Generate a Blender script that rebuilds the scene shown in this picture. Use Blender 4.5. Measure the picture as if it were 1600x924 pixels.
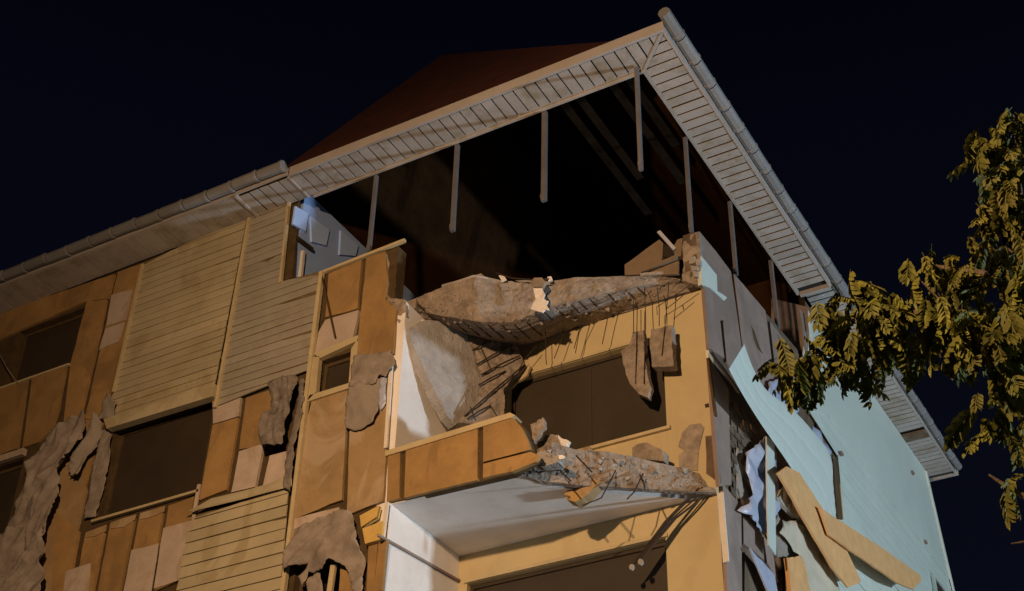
import bpy, bmesh, math, random
from mathutils import Vector, Matrix, noise
from mathutils.geometry import delaunay_2d_cdt
random.seed(7)
S = bpy.context.scene
for o in list(bpy.data.objects): bpy.data.objects.remove(o)
COL = S.collection
# ------------------------------------------------------------------ camera
FPX, YAW, PITCH, ROLL, EYE = 2273.577, math.radians(-30.6156), math.radians(36.2346), math.radians(1.44564), 1.6
_fw = Vector((math.sin(YAW)*math.cos(PITCH), math.cos(YAW)*math.cos(PITCH), math.sin(PITCH)))
_rt = Vector((math.cos(YAW), -math.sin(YAW), 0)); _up = _rt.cross(_fw)
RT = _rt*math.cos(ROLL) + _up*math.sin(ROLL); UP = -_rt*math.sin(ROLL) + _up*math.cos(ROLL); FW = _fw
CAM = Vector((0, 0, EYE))
cd = bpy.data.cameras.new('camera'); cam = bpy.data.objects.new('camera', cd); COL.objects.link(cam)
cd.sensor_width = 36; cd.lens = FPX/1600*36; cd.clip_end = 1000; cd.clip_start = .1
m = Matrix((RT, UP, -FW)).transposed().to_4x4(); m.translation = CAM
cam.matrix_world = m
S.camera = cam
# ------------------------------------------------------------------ night sky, street lights, exposure
W = bpy.data.worlds.new('World'); S.world = W; W.use_nodes = True
nt = W.node_tree; nt.nodes.clear()
out = nt.nodes.new('ShaderNodeOutputWorld'); bg = nt.nodes.new('ShaderNodeBackground')
tc = nt.nodes.new('ShaderNodeTexCoord'); sep = nt.nodes.new('ShaderNodeSeparateXYZ')
mr = nt.nodes.new('ShaderNodeMapRange'); mx = nt.nodes.new('ShaderNodeMix'); mx.data_type = 'RGBA'
nt.links.new(tc.outputs['Generated'], sep.inputs[0])
nt.links.new(sep.outputs['Z'], mr.inputs[0])
mr.inputs[1].default_value = .85; mr.inputs[2].default_value = .35
nt.links.new(mr.outputs[0], mx.inputs['Factor'])
mx.inputs['A'].default_value = (.0004, .0005, .0019, 1)
mx.inputs['B'].default_value = (.0027, .0034, .0082, 1)
nt.links.new(mx.outputs['Result'], bg.inputs[0]); nt.links.new(bg.outputs[0], out.inputs[0])
bg.inputs[1].default_value = 1.0

def lamp(name, loc, power, col, size, aim=None, cone=130):
    l = bpy.data.lights.new(name, 'SPOT' if aim else 'POINT'); l.energy = power; l.color = col; l.shadow_soft_size = size
    o = bpy.data.objects.new(name, l); o.location = loc; COL.objects.link(o)
    if aim:
        l.spot_size = math.radians(cone); l.spot_blend = 1.0
        o.rotation_euler = (Vector(aim)-Vector(loc)).to_track_quat('-Z', 'Y').to_euler()
    return o
WARM = Vector((-4.9, 1.4, 10.4)); COOL = Vector((13, 17.6, 4.5))
lamp('warm_street_light', WARM, 5700, (1, .62, .34), .16, aim=(-6.4, 14, 8.5), cone=140)
lamp('cool_street_light', COOL, 12800, (.72, .87, 1.0), .45)
S.view_settings.view_transform = 'Standard'; S.view_settings.look = 'None'
S.view_settings.exposure = 0; S.view_settings.gamma = 1
S.cycles.max_bounces = 5

# ------------------------------------------------------------------ materials
def mat(name, col, rough=.8, var=.25, scale=3.0, dirt=None, damt=.4, dscale=1.2, bump=.15, bscale=40, rand=.08, metal=0, spec=.3, streak=False, stain=None, sscale=.9, samt=.7):
    M = bpy.data.materials.new(name); M.use_nodes = True; n = M.node_tree; L = n.links
    b = n.nodes['Principled BSDF']; b.inputs['Roughness'].default_value = rough; b.inputs['Metallic'].default_value = metal
    b.inputs['Specular IOR Level'].default_value = spec
    g = n.nodes.new('ShaderNodeNewGeometry'); pos = g.outputs['Position']
    oi = n.nodes.new('ShaderNodeObjectInfo')
    if streak:
        mp = n.nodes.new('ShaderNodeMapping'); mp.inputs['Scale'].default_value = streak; L.new(pos, mp.inputs[0]); pos = mp.outputs[0]
    t1 = n.nodes.new('ShaderNodeTexNoise'); t1.inputs['Scale'].default_value = scale; t1.inputs['Detail'].default_value = 6; t1.inputs['Roughness'].default_value = .65
    L.new(pos, t1.inputs[0])
    # value multiplier: noise and object random
    a = n.nodes.new('ShaderNodeMapRange'); a.inputs[1].default_value = .3; a.inputs[2].default_value = .7; a.inputs[3].default_value = 1-var; a.inputs[4].default_value = 1+var
    L.new(t1.outputs[0], a.inputs[0])
    r = n.nodes.new('ShaderNodeMapRange'); r.inputs[3].default_value = 1-rand; r.inputs[4].default_value = 1+rand
    L.new(oi.outputs['Random'], r.inputs[0])
    mu = n.nodes.new('ShaderNodeMath'); mu.operation = 'MULTIPLY'; L.new(a.outputs[0], mu.inputs[0]); L.new(r.outputs[0], mu.inputs[1])
    vm = n.nodes.new('ShaderNodeVectorMath'); vm.operation = 'SCALE'; vm.inputs[0].default_value = col
    L.new(mu.outputs[0], vm.inputs['Scale'])
    c = vm.outputs[0]
    if dirt:
        t2 = n.nodes.new('ShaderNodeTexNoise'); t2.inputs['Scale'].default_value = dscale; t2.inputs['Detail'].default_value = 8; t2.inputs['Roughness'].default_value = .7
        L.new(pos, t2.inputs[0])
        d = n.nodes.new('ShaderNodeMapRange'); d.inputs[1].default_value = .48; d.inputs[2].default_value = .68; d.inputs[3].default_value = 0; d.inputs[4].default_value = damt
        L.new(t2.outputs[0], d.inputs[0])
        mi = n.nodes.new('ShaderNodeMix'); mi.data_type = 'RGBA'; L.new(d.outputs[0], mi.inputs['Factor']); L.new(c, mi.inputs['A']); mi.inputs['B'].default_value = (*dirt, 1)
        c = mi.outputs['Result']
    if stain:      # old glue, water marks and soot with edges of their own
        t4 = n.nodes.new('ShaderNodeTexNoise'); t4.inputs['Scale'].default_value = sscale; t4.inputs['Detail'].default_value = 10; t4.inputs['Roughness'].default_value = .62; t4.inputs['Distortion'].default_value = .8
        mp4 = n.nodes.new('ShaderNodeMapping'); mp4.inputs['Location'].default_value = (3.1, 7.7, 1.3); mp4.inputs['Scale'].default_value = (1.3, 1.3, .75)
        L.new(g.outputs['Position'], mp4.inputs[0]); L.new(mp4.outputs[0], t4.inputs[0])
        e = n.nodes.new('ShaderNodeMapRange'); e.inputs[1].default_value = .53; e.inputs[2].default_value = .60; e.inputs[3].default_value = 0; e.inputs[4].default_value = samt
        L.new(t4.outputs[0], e.inputs[0])
        m4 = n.nodes.new('ShaderNodeMix'); m4.data_type = 'RGBA'; L.new(e.outputs[0], m4.inputs['Factor']); L.new(c, m4.inputs['A']); m4.inputs['B'].default_value = (*stain, 1)
        c = m4.outputs['Result']
    L.new(c, b.inputs['Base Color'])
    if bump:
        t3 = n.nodes.new('ShaderNodeTexNoise'); t3.inputs['Scale'].default_value = bscale; t3.inputs['Detail'].default_value = 5
        L.new(g.outputs['Position'], t3.inputs[0])
        bp = n.nodes.new('ShaderNodeBump'); bp.inputs['Strength'].default_value = bump; bp.inputs['Distance'].default_value = .03
        L.new(t3.outputs[0], bp.inputs['Height']); L.new(bp.outputs[0], b.inputs['Normal'])
    return M
M = dict(
 ochre=mat('ochre_render', (.53,.44,.25), .85, .06, 1.5, (.42,.34,.2), .35, .9, .15, 50, .03, stain=(.43,.34,.19), sscale=.8, samt=.4),
 white=mat('white_plaster', (.78,.76,.73), .85, .05, 1.5, (.5,.46,.4), .4, 1.1, .1, 50, .03),
 cooltint=mat('cool_light_tint', (.30,.45,.80), .7, .06, 1.5, (.27,.33,.45), .4, 1.2, .05),  # white wall with the cool lamp's blue put into its colour
 cooltintpale=mat('cool_light_tint_panel', (.38,.56,.92), .7, .05, 2, None, bump=.03),  # raised white panels, the same lamp blue mixed into the colour
 orange=mat('orange_board', (.335,.21,.082), .85, .18, 2.2, (.22,.14,.065), .6, 3.2, .2, 50, .13, stain=(.20,.125,.055), sscale=1.3, samt=.55),
 tan=mat('tan_stained_board', (.33,.23,.115), .9, .16, 2.0, (.22,.16,.09), .6, 3, .2, 50, .05, stain=(.43,.34,.235), sscale=1.0, samt=.7),
 patch=mat('render_skim', (.46,.385,.325), .9, .1, 4, (.34,.27,.2), .5, 3, .2, 50, .08, stain=(.33,.245,.17), sscale=1.6, samt=.5),
 gap=mat('dark_adhesive', (.075,.05,.022), .95, .3, 6, None, bump=.3, bscale=30),
 seam=mat('groove_shade', (.17,.13,.065), .9, .3, 4, (.09,.065,.03), .6, 3, .1),  # brown backing stands in for the shade in the siding grooves
 tandull=mat('dull_board', (.20,.15,.10), .9, .2, 3, (.12,.09,.06), .6, 3, .2),
 baseside=mat('brown_masonry', (.12,.085,.055), .95, .35, 5, (.2,.17,.13), .6, 3, .4, 25),
 siding=mat('cream_siding', (.45,.40,.265), .42, .09, 1.2, (.31,.26,.145), .5, 1.3, .03, 30, .07, spec=.5, stain=(.33,.27,.15), sscale=1.1, samt=.6),
 sidingdusty=mat('dusty_siding', (.345,.325,.265), .34, .10, 1.5, (.24,.20,.13), .6, 1.6, .03, 30, .08, spec=.6),
 sidingblue=mat('pale_siding', (.53,.61,.555), .5, .05, 1.0, (.46,.53,.48), .5, .8, .03, 30, .03, spec=.5),
 trim=mat('cream_trim', (.50,.42,.25), .6, .1, 3, (.35,.27,.15), .4, 4, .05),
 whitetrim=mat('white_trim', (.66,.62,.55), .6, .06, 3, (.4,.36,.28), .4, 4, .05),
 soffit=mat('soffit_board_paint', (.37,.35,.33), .6, .08, 2, (.22,.185,.11), .8, 2.2, .04, 30, .07),
 soffitdark=mat('soffit_cavity', (.03,.026,.02), .95),
 fascia=mat('fascia_paint', (.38,.36,.345), .5, .08, 2, (.33,.28,.22), .5, 2.5, .04),
 gutter=mat('grey_gutter', (.20,.205,.21), .5, .12, 3, (.2,.19,.16), .5, 4, .08, 30, .10),
 roof=mat('red_roof_tile', (.048,.011,.005), .9, .3, 3, (.028,.009,.005), .6, 2, .4, 12),
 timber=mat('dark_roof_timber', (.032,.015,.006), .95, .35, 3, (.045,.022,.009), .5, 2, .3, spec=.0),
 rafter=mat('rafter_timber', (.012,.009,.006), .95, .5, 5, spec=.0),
 concrete=mat('broken_concrete', (.28,.235,.19), .95, .3, 9, (.15,.115,.085), .75, 4, .7, 24),
 concrete2=mat('dusty_concrete', (.34,.325,.305), .95, .18, 5, (.23,.195,.155), .65, 3, .6, 34),
 rebar=mat('rusty_rebar', (.035,.025,.018), .8, .3, 20),
 pane=mat('dark_window_pane', (.042,.032,.021), .5, .12, 1.2, (.06,.046,.03), .5, 1.0, 0, spec=.3),
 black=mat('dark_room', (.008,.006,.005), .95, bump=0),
 membrane=mat('dusty_membrane', (.245,.21,.178), .95, .3, 5, (.34,.30,.26), .7, 4, .25, 30, .06),
 greycloth=mat('grey_fleece', (.29,.255,.215), .95, .2, 4, (.16,.14,.115), .6, 4, .1, 40, .05),
 fleecedark=mat('sooty_fleece', (.20,.175,.15), .95, .3, 7, (.05,.042,.035), .8, 6, .3, 40, .05),
 plankdull=mat('dull_foam', (.42,.27,.10), .9, .15, 6, (.3,.19,.08), .5, 6, .2, 50),
 plank=mat('raw_plank', (.62,.355,.15), .85, .10, 5, (.53,.29,.115), .5, 4, .15, 60, .05),
 foil=mat('silver_foil', (.40,.45,.58), .38, .15, 5, (.20,.21,.26), .5, 5, .2, 20, .05, spec=.6),
 paleblue=mat('pale_blue_sheet', (.52,.595,.55), .55, .06, 2, (.41,.45,.42), .4, 2, .05, 30),
 creamsheet=mat('cream_sheet', (.52,.47,.36), .7, .1, 3, (.40,.34,.24), .4, 3, .1, 30),
 grey=mat('grey_backing_board', (.255,.195,.165), .9, .14, 2, (.18,.15,.13), .6, 1.6, .15, 40, .06, stain=(.17,.13,.105), sscale=1.2, samt=.5),
 yellow=mat('yellow_insulation', (.60,.42,.13), .9, .12, 6, (.42,.27,.08), .4, 5, .3, 50, .05),
 stud=mat('galvanised_stud', (.15,.15,.165), .5, .15, 4, (.10,.09,.09), .4, 5, .03, 30, .1, metal=.2),
 rag=mat('white_rag', (.75,.73,.72), .9, .08, 5, (.6,.57,.55), .4, 6, .2, 40),
 leaf=mat('leaf_green', (.135,.142,.020), .7, .4, 2.5, (.17,.15,.022), .5, 1.0, 0, rand=.35, spec=.3),
 bark=mat('bark', (.12,.09,.06), .95, .3, 8, None, bump=.6, bscale=30),
 asphalt=mat('asphalt', (.05,.05,.05), .95, .2, 3, None, bump=.3),
 paving=mat('paving', (.22,.21,.2), .95, .15, 3, None, bump=.2),
 metal=mat('pole_metal', (.2,.2,.2), .5, .1, 3, None, bump=0, metal=.6),
)
# ------------------------------------------------------------------ helpers
class Fr:                       # a plane in the world: origin, u, v, outward normal
    def __init__(s, o, u, v, n): s.o, s.u, s.v, s.n = Vector(o), Vector(u), Vector(v), Vector(n)
    def P(s, u, v, n=0): return s.o + s.u*u + s.v*v + s.n*n
    def uv(s, px, py, n=0):     # where the sight line of an image point meets the plane
        d = FW*FPX + RT*(px-800) - UP*(py-462)
        o = s.o + s.n*n
        t = (o-CAM).dot(s.n)/d.dot(s.n); p = CAM + d*t - o
        return (p.dot(s.u), p.dot(s.v))
    def poly(s, pts, n=0): return [s.uv(x, y, n) for x, y in pts]
def FY(y): return Fr((0, y, 0), (1,0,0), (0,0,1), (0,-1,0))
def FX(x): return Fr((x, 0, 0), (0,1,0), (0,0,1), (1,0,0))
def FZ(z): return Fr((0, 0, z), (1,0,0), (0,1,0), (0,0,1))
def F3(a, b, c):                # plane through three points, normal towards the camera
    n = (b-a).cross(c-a).normalized()
    if n.dot(CAM-a) < 0: n = -n
    u = (b-a).normalized(); return Fr(a, u, n.cross(u), n)
YF, YR, XC, XL = 12.66, 14.30, -5.54, -9.14
ZC, ZT, ZS = 8.28+EYE, 11.28+EYE, 13.82+EYE
FRONT, REC, SIDE = FY(YF), FY(YR), FX(XC)
def pt(fr, x, y, n=0): return fr.P(*fr.uv(x, y, n), n)

WL = {}
def empty(name, loc, label=None, cat=None, group=None, parent=None):
    o = bpy.data.objects.new(name, None); COL.objects.link(o); o.empty_display_size = .3
    loc = Vector(loc); WL[o.name] = loc
    if parent: o.parent = parent; o.location = loc - WL[parent.name]
    else: o.location = loc
    if label: o['label'] = label
    if cat: o['category'] = cat
    if group: o['group'] = group
    return o
def mk(name, V, Fs, m, parent=None, smooth=False, label=None, cat=None, group=None, kind=None):
    V = [Vector(v) for v in V]
    lo = Vector([min(v[i] for v in V) for i in range(3)]); hi = Vector([max(v[i] for v in V) for i in range(3)])
    c = (lo+hi)/2
    if parent is None: c.z = lo.z
    me = bpy.data.meshes.new(name); me.from_pydata([v-c for v in V], [], Fs); me.update()
    bm = bmesh.new(); bm.from_mesh(me); bmesh.ops.recalc_face_normals(bm, faces=bm.faces); bm.to_mesh(me); bm.free()
    if smooth: me.polygons.foreach_set('use_smooth', [True]*len(me.polygons))
    me.materials.append(M[m] if isinstance(m, str) else m)
    o = bpy.data.objects.new(name, me); COL.objects.link(o); WL[o.name] = c
    if parent: o.parent = parent; o.location = c - WL[parent.name]
    else: o.location = c
    if label: o['label'] = label
    if cat: o['category'] = cat
    if group: o['group'] = group
    if kind: o['kind'] = kind
    return o
class MB:                      # gathers geometry
    def __init__(s): s.V, s.F = [], []
    def add(s, V, F):
        k = len(s.V); s.V += [Vector(v) for v in V]; s.F += [[i+k for i in f] for f in F]; return s
    def prism(s, fr, poly, n0, n1):
        N = len(poly); V = [fr.P(u, v, n0) for u, v in poly] + [fr.P(u, v, n1) for u, v in poly]
        return s.add(V, [list(range(N)), list(range(N, 2*N))] + [[i, (i+1) % N, (i+1) % N+N, i+N] for i in range(N)])
    def box(s, a, b):
        x0,y0,z0 = a; x1,y1,z1 = b
        return s.add([(x0,y0,z0),(x1,y0,z0),(x1,y1,z0),(x0,y1,z0),(x0,y0,z1),(x1,y0,z1),(x1,y1,z1),(x0,y1,z1)],
                     [[0,1,2,3],[4,5,6,7],[0,1,5,4],[1,2,6,5],[2,3,7,6],[3,0,4,7]])
    def tube(s, pts, r, seg=6, r1=None):
        pts = [Vector(p) for p in pts]; N = len(pts); V = []; Fc = []
        for i, p in enumerate(pts):
            t = (pts[min(i+1, N-1)]-pts[max(i-1, 0)]).normalized()
            a = t.cross(Vector((.31,.17,.93)));
            if a.length < .1: a = t.cross(Vector((1,0,0)))
            a.normalize(); b = t.cross(a)
            rr = r if r1 is None else r + (r1-r)*i/(N-1)
            for k in range(seg): V.append(p + a*(rr*math.cos(k*math.tau/seg)) + b*(rr*math.sin(k*math.tau/seg)))
        for i in range(N-1):
            for k in range(seg): Fc.append([i*seg+k, i*seg+(k+1) % seg, (i+1)*seg+(k+1) % seg, (i+1)*seg+k])
        Fc += [list(range(seg)), [(N-1)*seg+k for k in range(seg)]]
        return s.add(V, Fc)
    def build(s, name, m, parent=None, **k): return mk(name, s.V, s.F, m, parent, **k)
def nz(p, sc=1.0, seed=0): return noise.noise(Vector(p)*sc + Vector((seed*7.3, seed*3.1, seed*1.7)))
def fract(p, sc, seed):       # faceted, cracked relief
    q = Vector(p)*sc + Vector((seed*3.7, seed*1.9, seed*5.3))
    q = q + Vector((noise.noise(q*.9), noise.noise(q*.9+Vector((9,0,0))), noise.noise(q*.9+Vector((0,9,0)))))*.5
    d, pts = noise.voronoi(q)
    return noise.noise(pts[0]*13.7) + .5*min(1, (d[1]-d[0])*2.5) - .5
def edge_pts(poly, sp, jag=0, seed=0):
    outp = []; N = len(poly)
    for i in range(N):
        a = Vector(poly[i]).to_2d(); b = Vector(poly[(i+1) % N]).to_2d(); n = max(1, int((b-a).length/sp))
        t = (b-a).normalized() if (b-a).length > 1e-6 else Vector((1,0)); nn = Vector((-t.y, t.x))
        for k in range(n):
            p = a + (b-a)*(k/n)
            if jag: p = p + nn*jag*(noise.noise(Vector((p.x*9, p.y*9, seed*3.3))) + .6*noise.noise(Vector((p.x*31, p.y*31, seed*5.1))))
            outp.append(p)
    return outp
def inside(p, poly):
    c = False; j = len(poly)-1
    for i in range(len(poly)):
        if (poly[i][1] > p[1]) != (poly[j][1] > p[1]) and p[0] < (poly[j][0]-poly[i][0])*(p[1]-poly[i][1])/(poly[j][1]-poly[i][1])+poly[i][0]: c = not c
        j = i
    return c
def tri(poly, sp, jag=0, seed=0):
    e = edge_pts(poly, sp, jag, seed); N = len(e)
    xs = [p.x for p in e]; ys = [p.y for p in e]; rnd = random.Random(seed); ins = []
    y = min(ys)+sp/2; row = 0
    while y < max(ys):
        x = min(xs)+sp*(.5 if row % 2 else 0)
        while x < max(xs):
            p = Vector((x+rnd.uniform(-.25,.25)*sp, y+rnd.uniform(-.25,.25)*sp))
            if inside(p, e) and min((p-q).length_squared for q in e) > (sp*.45)**2: ins.append(p)
            x += sp
        y += sp*.87; row += 1
    r = delaunay_2d_cdt(e+ins, [(i, (i+1) % N) for i in range(N)], [], 1, 1e-6)
    return [Vector(v) for v in r[0]], [list(f) for f in r[2]]
def rim(faces):
    cnt = {}
    for f in faces:
        for i in range(len(f)):
            a, b = f[i], f[(i+1) % len(f)]
            if (b, a) in cnt: del cnt[(b, a)]
            else: cnt[(a, b)] = 1
    return list(cnt)
def slab_mesh(fr, poly, thick, sp, amp, seed, jag=0, front=None, sc=3.0, back=True):
    """irregular plate: front surface displaced by noise (or a given function of u, v), back surface behind it"""
    V2, Fc = tri(poly, sp, jag, seed); n = len(V2); V = []
    def h(p):
        q = fr.P(p.x, p.y)
        d = amp*(nz(q, sc, seed) + .5*nz(q, sc*2.7, seed+1) + .3*nz(q, sc*6, seed+2) + (0 if front else .8*fract(q, sc*2.2, seed)))
        return d + (front(p.x, p.y) if front else 0)
    H = [h(p) for p in V2]
    V = [fr.P(p.x, p.y, H[i]) for i, p in enumerate(V2)]
    V += [fr.P(p.x, p.y, H[i]-thick*(1+.25*nz((p.x, p.y, 0), 5, seed))) for i, p in enumerate(V2)]
    Fa = [list(f) for f in Fc] + [[i+n for i in reversed(f)] for f in Fc] + [[b, a, a+n, b+n] for a, b in rim(Fc)]
    return V, Fa
def plate(name, fr, px, thick, sp, amp, seed, m, parent=None, n=0, jag=0, front=None, sc=3.0, smooth=False, **k):
    poly = fr.poly(px, n); g = Fr(fr.o+fr.n*n, fr.u, fr.v, fr.n)
    V, Fa = slab_mesh(g, poly, thick, sp, amp, seed, jag, front, sc)
    return mk(name, V, Fa, m, parent, smooth=smooth, **k)
def panel(name, fr, px, n0, n1, m, parent, jag=.004, seed=0, uv=False, **k):
    poly = px if uv else fr.poly(px, n1)
    if jag: poly = [tuple(p) for p in edge_pts(poly, .18, jag, seed or random.randint(1, 999))]
    return MB().prism(fr, poly, n0, n1).build(name, m, parent, **k)
def rebar(pts, parent, r=.009, name='rebar', m='rebar', seg=5): return MB().tube(pts, r, seg).build(name, m, parent)
def beam(name, fr, a, b, w, n0, n1, m, parent, **k):   # straight bar on a plane between two image points
    p = Vector(fr.uv(*a, n1)); q = Vector(fr.uv(*b, n1)); t = (q-p).normalized(); s = Vector((-t.y, t.x))*w/2
    return MB().prism(fr, [p-s, q-s, q+s, p+s], n0, n1).build(name, m, parent, **k)
def span(poly, v):
    xs = []
    for i in range(len(poly)):
        a, b = poly[i], poly[(i+1) % len(poly)]
        if (a[1] > v) != (b[1] > v): xs.append(a[0]+(b[0]-a[0])*(v-a[1])/(b[1]-a[1]))
    return (min(xs), max(xs)) if len(xs) >= 2 else None
def boards(fr, poly, h, n0, t, m, parent, name='siding_board', wob=.004, drop=(), seed=0, v0=None, lap=.012):
    vs = [p[1] for p in poly]; v = min(vs) if v0 is None else v0; k = 0; rnd = random.Random(seed)
    while v < max(vs)-.02:
        a, b = max(v, min(vs)), min(v+h, max(vs)); k += 1
        s0 = span(poly, a+.004); s1 = span(poly, b-.004); v += h
        if not s0 or not s1 or k in drop or b-a < .03: continue
        V = []; Fc = []; NS = 4; tl = rnd.uniform(-.006, .006); tw = rnd.uniform(-.006, .006)
        for i in range(NS):
            f = i/(NS-1); w = wob*nz((f*3, v*5, seed), 1.3)
            for (q, nn) in ((0, 0), (0, t), (.10, t+.003), (.80, t*.45), (.93, t*.2), (1, t*.15), (1, 0)):
                z = a+(b-a-lap)*q; u = (s0[0]+(s1[0]-s0[0])*q)*(1-f) + (s0[1]+(s1[1]-s0[1])*q)*f
                V.append(fr.P(u, z+tl*(f-.5), n0+nn+w+tw*f))
        for i in range(NS-1):
            for q in range(7): Fc.append([i*7+q, i*7+(q+1) % 7, (i+1)*7+(q+1) % 7, (i+1)*7+q])
        Fc += [list(range(7)), [(NS-1)*7+q for q in range(7)]]
        mk(name, V, Fc, m, parent)
def wall(name, fr, u0, u1, v0, v1, openings, n0, n1, m, parent):
    us = sorted({u0, u1, *[o[0] for o in openings], *[o[1] for o in openings]}); vs = sorted({v0, v1, *[o[2] for o in openings], *[o[3] for o in openings]})
    us = [u for u in us if u0 <= u <= u1]; vs = [v for v in vs if v0 <= v <= v1]
    solid = lambda i, j: 0 <= i < len(us)-1 and 0 <= j < len(vs)-1 and not any(o[0] < (us[i]+us[i+1])/2 < o[1] and o[2] < (vs[j]+vs[j+1])/2 < o[3] for o in openings)
    V = []; Fc = []; ix = {}
    def vid(u, v, n):
        if (u, v, n) not in ix: ix[(u, v, n)] = len(V); V.append(fr.P(u, v, n))
        return ix[(u, v, n)]
    for i in range(len(us)-1):
        for j in range(len(vs)-1):
            if not solid(i, j): continue
            a, b, c, d = us[i], us[i+1], vs[j], vs[j+1]
            for n in (n0, n1): Fc.append([vid(a,c,n), vid(b,c,n), vid(b,d,n), vid(a,d,n)])
            for (di, dj, p, q) in ((-1,0,(a,c),(a,d)), (1,0,(b,c),(b,d)), (0,-1,(a,c),(b,c)), (0,1,(a,d),(b,d))):
                if not solid(i+di, j+dj): Fc.append([vid(*p,n0), vid(*q,n0), vid(*q,n1), vid(*p,n1)])
    return mk(name, V, Fc, m, parent)

# ------------------------------------------------------------------ ground
mk('ground', [(-300,-300,0),(300,-300,0),(300,300,0),(-300,300,0)], [[0,1,2,3]], 'paving', kind='structure')
mk('road', [(-300,-9,.004),(300,-9,.004),(300,3.5,.004),(-300,3.5,.004)], [[0,1,2,3]], 'asphalt', kind='structure')
mk('kerb', *(lambda b: (b.V, b.F))(MB().box((-300,3.5,0),(300,3.65,.12))), 'paving', kind='structure')

# ------------------------------------------------------------------ the building
B = empty('damaged_apartment_building', (-12, 18, 0), 'earthquake damaged apartment block with stripped cladding and collapsed corner balconies', 'building')
X0 = -24.0
def rect(fr, px):      # bounding rectangle in plane coordinates of image points
    p = fr.poly(px); return (min(q[0] for q in p), max(q[0] for q in p), min(q[1] for q in p), max(q[1] for q in p))
W1 = (-17.9, -15.85, 11.55+EYE, 12.72+EYE)
# left upper window: from its visible corners
w1 = FRONT.poly([(22,523),(132,473),(108,570),(4,604)])
W1 = (w1[3][0], (w1[1][0]+w1[2][0])/2, (w1[2][1]+w1[3][1])/2, (w1[0][1]+w1[1][1])/2)
w2 = FRONT.poly([(165,672),(334,622),(308,765),(128,818)])
W2 = (w2[3][0]+.22, (w2[1][0]+w2[2][0])/2, (w2[2][1]+w2[3][1])/2, (w2[0][1]+w2[1][1])/2)
w3 = FRONT.poly([(34,715)]); W3 = (w3[0][0]-1.9, w3[0][0], w3[0][1]-1.55, w3[0][1])
w4 = FRONT.poly([(497,563),(549,546),(544,599),(494,611)])
W4 = (sum(p[0] for p in (w4[0],w4[3]))/2, sum(p[0] for p in (w4[1],w4[2]))/2, (w4[2][1]+w4[3][1])/2, (w4[0][1]+w4[1][1])/2)
w5 = FRONT.poly([(457,897),(545,870)]); W5 = (w5[0][0], w5[1][0], w5[0][1]-1.2, w5[0][1]+.12)
w6 = FRONT.poly([(437,440),(452,312),(500,424)]); W6 = (w6[0][0], XL, w6[2][1], ZS+.2)
wall('front_wall', FRONT, X0, XL-.203, 0, ZS+.1, [W1, W2, W3, W4, W5, W6], -.24, -.045, 'gap', B)
# parapet piece of the front wall below the top opening is made of boards below; rooms behind windows stay dark
MB().box((X0, 17.2, 0), (XL-1.8, 17.4, ZS)).build('inner_wall', 'black', B)
for z in (ZC, ZT): MB().box((X0, YF+.26, z+.02), (XL-.26, 20, z+.2)).build('floor_slab', 'concrete', B)
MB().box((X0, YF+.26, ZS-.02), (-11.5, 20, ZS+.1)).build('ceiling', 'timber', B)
def window(fr, o, depth, m='pane', fm='gap', split=None, fw=.05):
    u0, u1, v0, v1 = o
    b = MB()
    for a, c, d, e in ((u0, u1, v0, v0+fw), (u0, u1, v1-fw, v1), (u0, u0+fw, v0+fw, v1-fw), (u1-fw, u1, v0+fw, v1-fw)):
        b.prism(fr, [(a, d), (c, d), (c, e), (a, e)], -depth, -depth+.06)
    w = b.build('window', fm, B)
    cuts = [u0+fw] + [u0+(u1-u0)*s for s in (split or [])] + [u1-fw]
    for a, c in zip(cuts, cuts[1:]): MB().prism(fr, [(a+.002, v0+fw), (c-.002, v0+fw), (c-.002, v1-fw), (a+.002, v1-fw)], -depth+.012, -depth+.03).build('pane', m, w)
    return w
window(FRONT, W1, .22); window(FRONT, W2, .22); window(FRONT, W3, .22); window(FRONT, W4, .2, split=[.3])
window(FRONT, W5, .22, 'black')
for W_ in (W1, W2, W3):   # plaster reveals
    pass
# --- left front: soffit, fascia, gutter -------------------------------------------------------------
YO, XO = 12.17, -5.06                               # outer edges of the eaves
def soffit_run(name, along, a, b, pitch, gap, lo, hi, z, mitre=None, bm='soffit'):
    s = MB()
    if along == 'x': s.box((a, lo, z+.045), (b, hi, z+.06))
    else: s.box((lo, a, z+.045), (hi, b, z+.06))
    root = s.build(name, 'soffitdark', B)
    n = int((b-a)/pitch)
    for i in range(n):
        p, q = a+i*pitch+gap/2, a+(i+1)*pitch-gap/2; dz = random.uniform(-.004, .004); t = random.uniform(-.003, .003)
        l0 = l1 = lo; h0 = h1 = hi
        if mitre: l0, h0 = mitre(p, lo, hi); l1, h1 = mitre(q, lo, hi)
        if h0-l0 < .02: h0 = l0+.02
        if h1-l1 < .02: h1 = l1+.02
        c = [(p, l0), (q, l1), (q, h1), (p, h0)]
        if along == 'y': c = [(y, x) for x, y in c]
        V = [(x, y, z+dz+(t if k > 1 else 0)) for k, (x, y) in enumerate(c)] + [(x, y, z+dz+.014) for x, y in c]
        mk('soffit_board', V, [[0,1,2,3],[4,5,6,7],[0,1,5,4],[1,2,6,5],[2,3,7,6],[3,0,4,7]], bm, root)
    return root
soffit_run('front_soffit', 'x', -11.0, XO, .169, .024, YO, YF, ZS, lambda p, l, h: (l, min(h, l+max(.02, XO-p))))
soffit_run('short_soffit', 'x', -11.93, -11.03, .18, .026, YO, YF, ZS-.012)
soffit_run('left_soffit', 'x', -20.0, -11.97, .20, .010, YO-.04, YF, ZS-.02)
soffit_run('right_soffit', 'y', YO, 18.36, .168, .032, XC, XO, ZS, lambda p, l, h: (max(l, h-max(.02, p-YO)), h))
ZS2 = 13.975+EYE
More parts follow.
